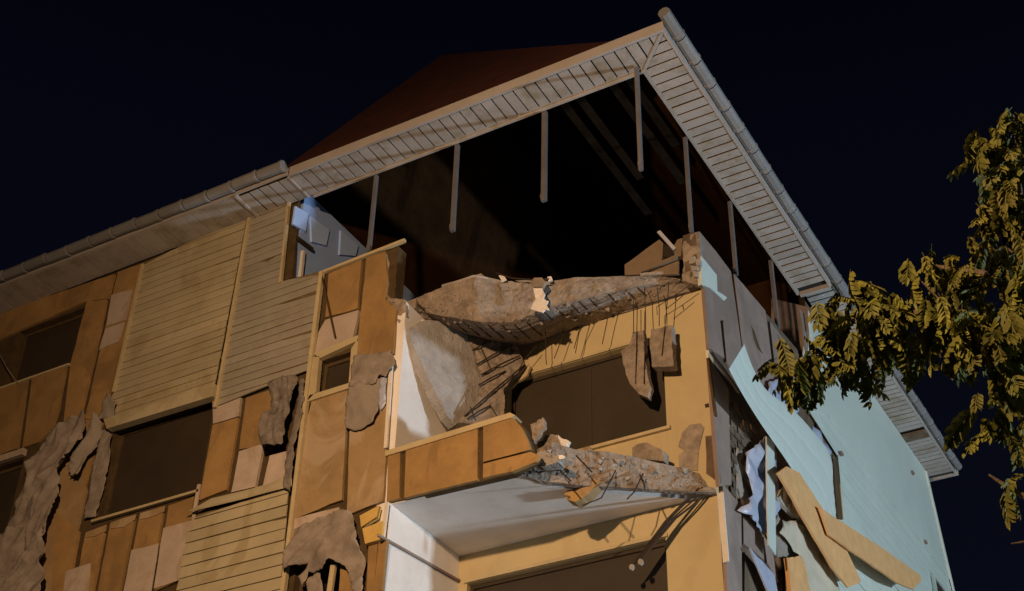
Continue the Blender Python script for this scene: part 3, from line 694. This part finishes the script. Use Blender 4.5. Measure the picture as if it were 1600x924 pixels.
for a, b in (((765,632),(775,648)), ((752,545),(768,580)), ((735,636),(742,655))):
    p, q = pt(G2, *a, n=.035), pt(G2, *b, n=.035); rebar([p, q], f2, .008)
G1n = F3(pt(FX(XL+.1),632,480), pt(FY(13.2),690,512), pt(FY(13.25),650,512))
plate('plaster_shard', FY(13.1), [(640,482),(668,506),(655,508),(644,512),(638,500)], .03, .05, .006, 53, 'whitetrim', label='white triangular plaster shard stuck under the left end of the broken top slab', cat='plaster shard')
# ochre torn render hanging over the window corner
plate('torn_render', FY(14.18), [(822,566),(828,572),(824,586),(806,598),(800,606),(790,604),(800,588)], .04, .04, .015, 54, 'ochre', jag=.012, label='torn flap of ochre render at the upper left corner of the dark window', cat='render flap')
# bare patches on the recessed wall; the larger one also paints in shadow
panel('bare_patch', REC, [(1066,676),(1078,664),(1094,662),(1100,668),(1096,690),(1092,706),(1090,735),(1062,732),(1060,712),(1070,704),(1060,698)], .002, .012, 'concrete', B, jag=.015)
panel('bare_patch', REC, [(1102,682),(1116,680),(1122,754),(1104,740)], .002, .012, 'baseside', B, jag=.01)
panel('bolt_hole', REC, [(1101,632),(1107,630),(1108,636),(1102,637)], .002, .01, 'rebar', B, jag=0)
plate('masonry_stub', FY(13.95), [(988,700),(996,694),(1010,692),(1022,697),(1036,704),(1036,720),(988,716)], .14, .05, .025, 61, 'concrete', B, jag=.012)
# rubble on the broken lower slab
def rub(y, px, seed, m, th, lab, cat='rubble', jag=.012): return plate('rubble_chunk', FY(y), px, th, .025, .03, seed, m, jag=jag, sc=6, label=lab, cat=cat, group='rubble on the lower slab')
rub(12.95, [(829,664),(848,652),(851,668),(838,684),(832,690)], 71, 'concrete', .06, 'upright pointed shard of concrete beside the broken end of the orange parapet')
rub(13.15, [(838,690),(852,680),(870,680),(880,692),(882,708),(842,708)], 72, 'concrete', .16, 'rounded brown lump of rubble behind the orange parapet end')
rub(12.85, [(836,710),(850,704),(866,712),(876,714),(872,722),(845,728),(838,722)], 73, 'concrete2', .12, 'grey lump of rubble overhanging the lower slab by the parapet')
rub(13.35, [(896,706),(922,696),(924,704),(912,712),(896,714)], 74, 'tan', .08, 'small ochre brick fragment below the left end of the upper window sill')
rub(13.1, [(871,680),(876,684),(890,690),(887,694),(884,702),(878,698)], 75, 'rag', .04, 'crumpled white scrap lying on the rubble below the upper window', 'scrap')
rub(12.82, [(872,712),(880,711),(880,716),(874,717)], 76, 'rag', .04, 'tiny white chip at the front of the rubble', 'chip')
# pipe of foam dangling from the lower slab
tb = plate('foam_chunk', FY(13.4), [(882,772),(890,762),(902,748),(914,740),(936,740),(936,752),(924,766),(908,780),(898,785),(886,781)], .16, .03, .02, 77, 'tan', jag=.008, label='stubby tan chunk of foam board hanging out of the lower slab edge', cat='foam chunk')
plate('end_face', FY(13.37), [(884,774),(891,768),(906,770),(909,778),(898,784),(887,781)], .03, .03, .012, 78, 'plankdull', tb, jag=.006)
rebar([pt(FY(13.35),890,776), pt(FY(13.3),884,775)], tb, .008, 'wire')

# --- top corner rubble and side parapet ---------------------------------------------------------------------------------
YS = 14.16
sp = SIDE.poly([(1091,361),(1118,390),(1191,480),(1206,493),(1250,545)])
side_poly = [(YR+.203, 0), (25.62, 0), (25.62, ZS2-.02), (18.42, ZS2-.02), (18.42, 12.2+EYE)] + [(p[0], p[1]) for p in reversed(sp[1:])] + [(YR+.203, sp[0][1]-.03)]
MB().prism(SIDE, side_poly, -.22, -.045).build('side_wall', 'baseside', B)
MB().prism(SIDE, [(YS, ZT+.01), (YR+.2, ZT+.01), (YR+.2, sp[0][1]-.03), (YS, sp[0][1])], -.22, -.045).build('parapet_stub', 'baseside', B)
plate('parapet_end', FY(14.14), [(1066,376),(1080,364),(1090,362),(1096,446),(1066,440)], .10, .05, .035, 81, 'concrete', B, jag=.012)
for k, q in enumerate([[(1075,402),(1085,400),(1086,410),(1077,412)], [(1086,406),(1094,405),(1094,414),(1088,415)], [(1079,415),(1090,416),(1089,422),(1080,423)], [(1082,424),(1090,425),(1090,433),(1083,432)]]):
    plate('brick_fragment', FY(14.1), q, .06, .04, .012, 85+k, 'concrete2', B)
def deb(y, px, seed, m, th, lab, cat): return plate(cat.replace(' ', '_'), FY(y), px, th, .10, .01, seed, m, label=lab, cat=cat)
deb(14.1, [(976,414),(1030,374),(1036,380),(1035,400),(1030,428),(976,430)], 91, 'tandull', .10, 'slanted tan board standing on the top slab left of the corner parapet', 'broken board')
deb(14.15, [(1036,380),(1054,392),(1052,402),(1036,402)], 92, 'soffitdark', .1, 'dark wedge between the tan boards on the top slab', 'dark wedge')
deb(14.12, [(1052,386),(1058,374),(1066,372),(1064,400),(1054,402)], 93, 'tandull', .08, 'small upright tan offcut against the corner parapet end', 'offcut')
deb(14.05, [(1010,424),(1060,404),(1060,428),(1004,432)], 94, 'tandull', .04, 'low tan board under the round rail on the top slab', 'low board')
bar3('roof_batten', pt(FY(14.0),1002,425), pt(FY(14.0),1058,402), .05, .05, 'tandull', label='light batten lying aslant over the low tan board on the top slab', cat='batten')
bar3('splinter', pt(FY(14.0),1029,362), pt(FY(14.1),1054,390), .02, .05, 'fascia', label='pale splintered stick on top of the slanted tan board', cat='stick')
# white rag and scraps on the slab edge
plate('white_rag', FY(13.26), [(833,442),(845,441),(847,452),(851,460),(849,467),(856,470),(853,476),(858,485),(851,483),(847,488),(838,486),(828,482),(836,466),(834,456)], .02, .035, .02, 95, 'rag', jag=.008, sc=7, label='torn white rag hanging over the broken edge of the top slab', cat='rag')
plate('paper_scrap', FY(13.2), [(779,431),(786,429),(792,438),(785,441)], .01, .05, .004, 96, 'rag', label='small white scrap of paper at the left of the wire on the slab edge', cat='paper scrap')
plate('paper_scrap', FY(13.4), [(855,433),(861,432),(863,438),(857,440)], .02, .05, .004, 97, 'rag', label='small white knob of paper right of the white rag', cat='paper scrap')
rebar([pt(FY(13.2),775,427), pt(FY(13.2),800,435), pt(FY(13.25),840,438), pt(FY(13.3),858,436)], ts, .012)
plate('slab_flap', FY(13.1), [(700,446),(722,436),(752,427),(760,434),(740,440),(715,446)], .06, .06, .015, 98, 'concrete', ts, jag=.01)
plate('rag_knot', FY(13.22), [(828,442),(834,434),(846,433),(850,440),(846,448),(832,448)], .06, .04, .015, 99, 'concrete', ts)

# --- side facade cladding ---------------------------------------------------------------------------------------------------
gp = empty('side_boards', (XC, 16, 12), parent=B)
def gb(px, m='grey', n1=.0, **k): return panel('backing_board', SIDE, px, -.043, n1, m, gp, jag=.008, **k)
gb([(1093,362),(1118,392),(1142,424),(1158,536),(1168,600),(1150,590),(1136,566),(1130,500),(1125,500),(1132,560),(1108,545),(1100,450)])
gb([(1147,428),(1170,455),(1196,486),(1207,570),(1214,610),(1196,612),(1168,590),(1160,535)], n1=.005)
gb([(1203,503),(1216,518),(1240,560),(1250,600),(1240,640),(1222,622),(1211,575)], n1=-.008)
gb([(1096,400),(1104,410),(1120,430),(1121,455),(1136,465),(1132,470),(1110,450),(1097,445)], 'paleblue', .012)
panel('crack', SIDE, [(1174,509),(1179,518),(1186,540),(1192,553),(1184,545),(1178,530)], .002, .009, 'gap', gp, jag=0)
gb([(1109,560),(1138,608),(1143,757),(1124,760),(1116,660)], 'grey', .004)
gb([(1129,756),(1158,790),(1160,940),(1138,940)], 'grey', .0)
gb([(1161,806),(1190,834),(1194,875),(1174,858),(1162,850)], 'grey', -.004)
gb([(1193,838),(1214,862),(1216,910),(1199,880)], 'grey', -.01)
gb([(1164,862),(1200,905),(1206,940),(1163,940)], 'baseside', -.01)
beam('loose_trim', SIDE, (1112,548), (1156,612), .05, .03, .06, 'stud', gp); beam('loose_trim', SIDE, (1108,560), (1120,650), .05, .0, .03, 'gap', gp)
# brick infill showing in the hole: rows of bricks
hole = SIDE.poly([(1142,632),(1168,640),(1184,680),(1168,720),(1160,795),(1146,794)])
v = min(p[1] for p in hole); r_ = 0
while v < max(p[1] for p in hole):
    u = min(p[0] for p in hole)-.1*(r_ % 2)
    while u < max(p[0] for p in hole):
        if inside((u+.1, v+.05), hole):
            MB().box((XC-.044, u+.004, v+.004), (XC-.02+random.uniform(-.015,.012), u+.2-random.uniform(.004,.02), v+.095)).build('brick', 'baseside', gp)
        u += .205
    v += .105; r_ += 1
# far wall: pale horizontal siding
siding('siding_field', [(1252,600),(1300,560),(1345,590),(1447,735),(1500,960),(1230,960),(1226,830),(1300,760),(1312,716),(1262,640)], .20, 'sidingblue', 5, fr=SIDE, n0=.0, t=.004, wob=.002, lap=.002)
vf = 11.9+EYE
panel('flat_cladding', SIDE, SIDE.poly([(1268,640),(1250,600),(1262,486),(1337,578),(1445,734)], .018) + [(25.6, vf), (SIDE.uv(1300,704,.018)[0], vf)], .003, .018, 'sidingblue', B, jag=0, uv=True)
beam('corner_trim', SIDE, (1448,736), (1500,960), .08, .02, .05, 'sidingblue', B)
beam('corner_trim', SIDE, (1262,484), (1270,548), .14, .02, .05, 'whitetrim', B); beam('corner_trim', SIDE, (1252,486), (1262,560), .14, .0, .03, 'grey', B)
panel('open_joint', SIDE, [(1301,717),(1308,717),(1317,812),(1310,812)], .02, .032, 'gap', B, jag=.008)
beam('joint_trim', SIDE, (1310,712), (1319,812), .035, .02, .045, 'sidingblue', B)
for p in ((1423,740),(1443,848),(1311,710)):
    u, v = SIDE.uv(*p); MB().prism(SIDE, [(u-.05,v-.02),(u+.05,v-.02),(u+.05,v+.025),(u-.05,v+.025)], .02, .06).prism(SIDE, [(u-.03,v-.035),(u+.02,v-.035),(u+.02,v-.022),(u-.03,v-.022)], .02, .05).build('wall_bracket', 'grey', B)
u, v = SIDE.uv(1455,900); window(SIDE, (u-.1, u+1.0, v-1.3, v), -.02, 'pane', 'sidingblue')
MB().box((XC-8, 25.44, 0), (XC-.23, 25.6, ZS2)).build('far_end_wall', 'baseside', B)

# --- torn sheets, strips and planks hanging on the side -----------------------------------------------------------------------
up_e = [(1163,538),(1178,578),(1200,612),(1238,640),(1270,674),(1298,714),(1302,765),(1306,812)]
lo_e = [(1139,577),(1160,616),(1190,664),(1222,710),(1250,752),(1276,786),(1290,804),(1300,818)]
off = [.55,.45,.34,.25,.18,.12,.08,.05]
ra = [pt(SIDE, *p, n=o) for p, o in zip(up_e, off)]; rb = [pt(SIDE, *p, n=o) for p, o in zip(lo_e, off)]
def dens(L, k=4):
    o = []
    for i in range(len(L)-1):
        for j in range(k):
            t = j/k; p0, p1, p2, p3 = L[max(i-1,0)], L[i], L[i+1], L[min(i+2,len(L)-1)]
            o.append(.5*((2*p1)+(p2-p0)*t+(2*p0-5*p1+4*p2-p3)*t*t+(3*p1-p0-3*p2+p3)*t**3))
    return o+[L[-1]]
strip('hanging_siding_strip', dens(ra), dens(rb), [0,.03,.035,.035,.03,.004,.03,.035,.035,.03,.004,.03,.035,.03,0], 'paleblue', label='broad pale blue siding strip peeled off and curving down across the side wall', cat='siding strip')
plate('hanging_foil', SIDE, [(1198,682),(1214,690),(1218,796),(1198,836),(1176,812),(1160,796),(1178,770),(1166,712)], .006, .09, .07, 101, 'foil', n=.10, smooth=True, sc=2.5, jag=.02, label='crumpled silvery blue foil sheet hanging in the hole of the side wall', cat='foil sheet')
plate('hanging_cloth', SIDE, [(1150,700),(1164,706),(1176,760),(1186,800),(1168,800),(1152,790)], .006, .08, .05, 102, 'greycloth', n=.0, smooth=True, jag=.02, label='dark grey cloth wad beside the foil in the side wall hole', cat='cloth')
plate('hanging_lath', SIDE, [(1198,682),(1210,690),(1211,749),(1213,868),(1201,852),(1199,757)], .02, .12, .004, 103, 'paleblue', n=.16, label='narrow pale vertical strip dangling in front of the silver foil', cat='pale strip')
plate('foil_shred', SIDE, [(1230,590),(1245,612),(1252,640),(1240,650),(1222,634),(1200,612),(1206,596)], .006, .07, .05, 104, 'foil', n=.08, smooth=True, jag=.03, label='shredded pale foil above the peeled siding strip, below the leaves', cat='foil shred')
plate('foil_shred', SIDE, [(1270,660),(1300,706),(1296,716),(1300,740),(1286,726),(1268,690)], .006, .08, .04, 105, 'foil', n=.06, smooth=True, jag=.02, label='narrow shred of foil along the torn edge of the far siding', cat='foil shred')
plate('blue_shard', SIDE, [(1172,856),(1210,899),(1218,940),(1206,940),(1190,900)], .02, .12, .01, 106, 'foil', n=.12, label='pointed pale blue shard sticking up at the foot of the side hole', cat='shard')
plate('cream_sheet', SIDE, [(1226,812),(1245,816),(1269,836),(1301,890),(1318,940),(1265,940),(1249,867),(1222,832)], .008, .10, .06, 107, 'creamsheet', n=.14, smooth=True, sc=2, jag=.02, label='hanging cream sheet below the timber planks on the side wall', cat='cream sheet')
plate('insulation_piece', SIDE, [(1232,872),(1253,868),(1272,940),(1238,940)], .05, .10, .02, 108, 'plank', n=.17, jag=.02, label='orange insulation piece left of the hanging cream sheet', cat='insulation')
plate('insulation_piece', SIDE, [(1218,777),(1230,757),(1256,812),(1240,806)], .05, .10, .02, 109, 'creamsheet', n=.16, jag=.02, label='pale yellow insulation wedge under the upper end of the planks', cat='insulation')
plate('timber_plank', SIDE, [(1216,739),(1230,729),(1249,739),(1266,764),(1288,798),(1320,853),(1346,909),(1326,918),(1301,887),(1269,832)], .03, .12, .008, 110, 'plank', n=.30, label='steep raw timber plank, upper arm of the Y on the side wall', cat='plank')
plate('timber_plank', SIDE, [(1280,792),(1316,816),(1380,857),(1438,899),(1440,908),(1427,921),(1405,912),(1326,858),(1296,836)], .03, .12, .008, 111, 'plank', n=.36, label='flatter raw timber plank pointing to the lower right, with rounded end', cat='plank')
plate('dark_wad', SIDE, [(1214,800),(1226,826),(1232,868),(1226,890),(1214,860),(1206,830)], .06, .08, .04, 112, 'greycloth', n=.06, jag=.02, smooth=True, label='dark crumpled wad behind the lower end of the pale strip', cat='wad')

# --- membranes on the front --------------------------------------------------------------------------------------------------------
def fold(seed, a=.10, f=5.0, ang=.6):
    """drapery: creases run along direction ang (radians from vertical), sharp ridges, finer crumples on top"""
    c, s = math.cos(ang), math.sin(ang)
    def g(u, v):
        x, y = u*c+v*s, v*c-u*s
        w = noise.noise(Vector((x*1.1, y*.7, seed)))
        r = 1-abs(noise.noise(Vector((x*f*.38+w*1.2, y*.8, seed+3.3))))*2.2
        r2 = 1-abs(noise.noise(Vector((x*f*.9+w, y*2.0, seed+8.1))))*2.2
        return a*(.75*r+.34*r2+.3*w+.15)
    return g
def sheet(px, seed, m, n, lab, amp=.006, fo=None, jag=.03, cat='membrane', sp=.035, name='torn_membrane', th=.004):
    return plate(name, FRONT, px, th, sp, amp, seed, m, n=n, jag=jag, smooth=True, sc=3.2, front=fo, label=lab, cat=cat)
sheet([(70,700),(84,676),(118,658),(148,652),(142,692),(128,708),(106,742),(108,788),(90,826),(86,860),(60,870),(20,862),(0,858),(16,838),(34,800),(50,750),(62,722)], 121, 'membrane', .03, 'upper crumpled part of grey brown membrane sliding down between the left windows', fo=fold(1,.22,6,-.45))
sheet([(-20,856),(30,840),(66,822),(88,836),(82,880),(84,940),(-20,940)], 122, 'membrane', .06, 'bunched grey brown membrane in the lower left corner of the facade', fo=fold(2,.26,6,-.8))
sheet([(148,655),(160,648),(164,662),(156,700),(138,720),(130,748),(112,746),(134,706)], 123, 'greycloth', .05, 'grey strip of membrane hanging at the upper left corner of the big window', fo=fold(3,.16,9,-.3))
sheet([(160,672),(180,680),(170,730),(150,808),(132,812),(146,740)], 124, 'membrane', .0, 'brown membrane lining the left jamb of the big window', amp=.02, fo=fold(4,.05,12,-.2))
sheet([(170,614),(184,630),(182,652),(160,656),(150,664),(160,640)], 125, 'greycloth', .05, 'small grey flap of membrane below the left edge of the upper siding', fo=fold(5,.05,8,.4))
sheet([(426,604),(470,592),(474,606),(462,640),(452,700),(424,708),(416,690),(420,660),(430,640)], 126, 'fleecedark', .04, 'frayed grey fleece bundle hanging under the middle siding', fo=fold(6,.16,11,.2), sp=.03)
sheet([(470,596),(478,592),(474,650),(462,700),(456,770),(446,764),(450,700),(462,650)], 127, 'fleecedark', .05, 'thin dark grey ribbon of fleece beside the long cream trim', fo=fold(7,.04,14,0), sp=.03)
sheet([(456,832),(540,806),(560,806),(576,880),(574,924),(566,940),(548,890),(528,882),(514,896),(488,896),(478,924),(474,906),(488,884),(454,898)], 128, 'membrane', -.02, 'large torn brown membrane draped over the dark opening beside the lower balcony', fo=fold(8,.15,4,-.9), sp=.035)
sheet([(476,906),(500,894),(508,940),(484,940)], 129, 'membrane', .03, 'loose tongue of brown membrane hanging into the dark opening', amp=.02, jag=.01)
sheet([(556,560),(604,550),(612,548),(620,570),(606,590),(596,588),(590,600),(548,608)], 130, 'membrane', .03, 'brown flap of membrane folded over beside the small framed window', fo=fold(9,.06,5,.9))
sheet([(550,606),(592,592),(598,600),(592,650),(586,660),(556,674),(542,670),(540,640)], 131, 'greycloth', .03, 'curled grey sheet under the brown flap beside the small window', fo=fold(10,.06,4,.3))
sheet([(594,590),(604,584),(602,630),(594,640),(590,632)], 132, 'foil', .05, 'short bluish foil strip hanging at the facade corner under the brown flap', amp=.02, jag=.01, cat='foil strip', name='foil_strip')
# cable at the left upper window
MB().tube([pt(FRONT,-4,548,.05), pt(FRONT,10,574,.08), pt(FRONT,27,598,.04)], .009, 5).build('dangling_cable', 'grey', label='thin pale cable dangling across the upper left window', cat='cable')

# ------------------------------------------------------------------ tree on the right
T = empty('street_tree', (1.2, 6.6, 0), 'street tree with hanging yellow green compound leaves reaching in from the right', 'tree')
rnd = random.Random(5)
def tp(px, py, y=7.5): return pt(FY(y), px, py)
hub = tp(1760, 760, 7.2); base = Vector((1.2, 6.6, 0))
MB().tube([base, base.lerp(hub,.5)+Vector((.1,.1,0)), hub], .16, 10, .09).build('trunk', 'bark', T)
LIMBS = [
 [(1760,760),(1690,620),(1600,545),(1520,520),(1450,490),(1390,500),(1330,540),(1270,560),(1235,566)],
 [(1690,620),(1620,450),(1596,330),(1590,230),(1584,180)],
 [(1600,545),(1560,440),(1480,420),(1440,410)],
 [(1690,640),(1610,610),(1570,630),(1555,655)],
 [(1760,770),(1660,800),(1590,770),(1545,742)],
 [(1390,500),(1375,470),(1360,440)], [(1520,520),(1500,500),(1440,440)], [(1330,540),(1300,500),(1310,480)], [(1620,450),(1590,400),(1545,375)], [(1596,330),(1570,300),(1545,335)], [(1590,230),(1560,235),(1540,240)], [(1660,800),(1620,840),(1580,850)],
]
br = []
for k, L in enumerate(LIMBS):
    yy = 7.5 + rnd.uniform(-.15, .15)*(k > 0)
    P3 = dens([tp(x, y, yy) for x, y in L], 3); br.append(P3)
    MB().tube(P3, .035 if k < 5 else .012, 6, .006 if k < 5 else .004).build('branch', 'bark', T)
def leaflet(V, Fc, p, d, n, ln, w):
    s = d.cross(n).normalized()*w/2; k = len(V); nn = n*w*.25
    V += [p, p+d*ln*.35-s+nn*.4, p+d*ln*.45-nn, p+d*ln*.35+s+nn*.4, p+d*ln*.75-s*.75, p+d*ln*.75+s*.75, p+d*ln-n*ln*.12]
    Fc += [[k,k+1,k+2],[k,k+2,k+3],[k+1,k+4,k+2],[k+2,k+5,k+3],[k+4,k+6,k+2],[k+2,k+6,k+5]]
def leaf_mesh(i):
    r = random.Random(i); V = []; Fc = []; L = r.uniform(.16,.26); npair = r.randint(6,9); p = Vector((0,0,0)); d = Vector((1,0,r.uniform(-.1,.2)))
    for k in range(npair):
        d = (d+Vector((0, r.uniform(-.05,.05), -.10))).normalized(); q = p+d*(L/npair)
        a = Vector((0,0,1)); s = d.cross(a).normalized(); n = s.cross(d).normalized()
        V0 = len(V); t = s*.0025; V += [p-t, p+t, q+t, q-t]; Fc.append([V0, V0+1, V0+2, V0+3])
        f = .75+.5*math.sin(math.pi*(k+.7)/npair)
        for sg in (-1, 1):
            dd = (s*sg*.75+d*.8-n*r.uniform(.1,.6)).normalized()
            leaflet(V, Fc, q, dd, (n+s*sg*.4).normalized(), r.uniform(.055,.075)*f, r.uniform(.030,.038)*f)
        p = q
    leaflet(V, Fc, p, d, Vector((0,0,1)), .065, .034)
    me = bpy.data.meshes.new('leaf'); me.from_pydata(V, [], Fc); me.materials.append(M['leaf']); me.update(); return me
LM = [leaf_mesh(i) for i in range(8)]
CL = []   # where leaves sprout: along the branches, thick towards the tips
for k, P3 in enumerate(br):
    st = {0: 6, 1: 3, 4: 3}.get(k, 1)
    for i in range(st, len(P3)):
        for _ in range({0: 6, 1: 5, 2: 4, 3: 3, 4: 0, 11: 0}.get(k, 4)):
            CL.append(P3[i].lerp(P3[i-1], rnd.random()) + Vector((rnd.uniform(-.1,.1), rnd.uniform(-.22,.22), rnd.uniform(-.10,.10))))
for (x0, y0, x1, y1, n) in ((1320,460,1480,530,14), (1470,440,1610,570,34), (1240,545,1330,585,9), (1555,190,1620,440,24), (1555,580,1620,680,16), (1570,720,1640,830,9)):
    for _ in range(n): CL.append(tp(rnd.uniform(x0,x1), rnd.uniform(y0,y1), rnd.uniform(7.2,7.9)))
leaves = []
rnd.shuffle(CL)
big = MB(); cnt = 0
from mathutils import Euler
for p in CL:
    e = Euler((rnd.uniform(-.5,.5), rnd.uniform(.15,1.15), rnd.uniform(0, math.tau))); s = rnd.uniform(.75,1.25); me = rnd.choice(LM)
    if cnt < 300:
        o = bpy.data.objects.new('leaf', me); COL.objects.link(o); o.parent = T; o.location = p-WL[T.name]; o.rotation_euler = e; o.scale = (s,s,s); cnt += 1
    else:
        R_ = e.to_matrix()*s; big.add([p+R_@v.co for v in me.vertices], [list(f.vertices) for f in me.polygons])
if big.V: big.build('foliage', 'leaf', T, kind='stuff')

# ------------------------------------------------------------------ the two street lamps that light the place
def street_lamp(light, base, lab):
    t = empty('street_lamp', (base[0], base[1], 0), lab, 'street lamp')
    h = light.z+.25
    MB().tube([(base[0], base[1], 0), (base[0], base[1], h*.6), (base[0], base[1], h)], .08, 10, .05).build('pole', 'metal', t)
    MB().tube([(base[0], base[1], h-.02), (light.x, light.y, h)], .035, 8).build('arm', 'metal', t)
    MB().box((light.x-.18, light.y-.18, h-.02), (light.x+.18, light.y+.18, h+.08)).build('lamp_head', 'metal', t)
street_lamp(WARM, (-4.9, -0.8), 'tall street lamp with warm light beside the road')
street_lamp(COOL, (22.0, 19.0), 'street lamp with cool white light by the side of the block')
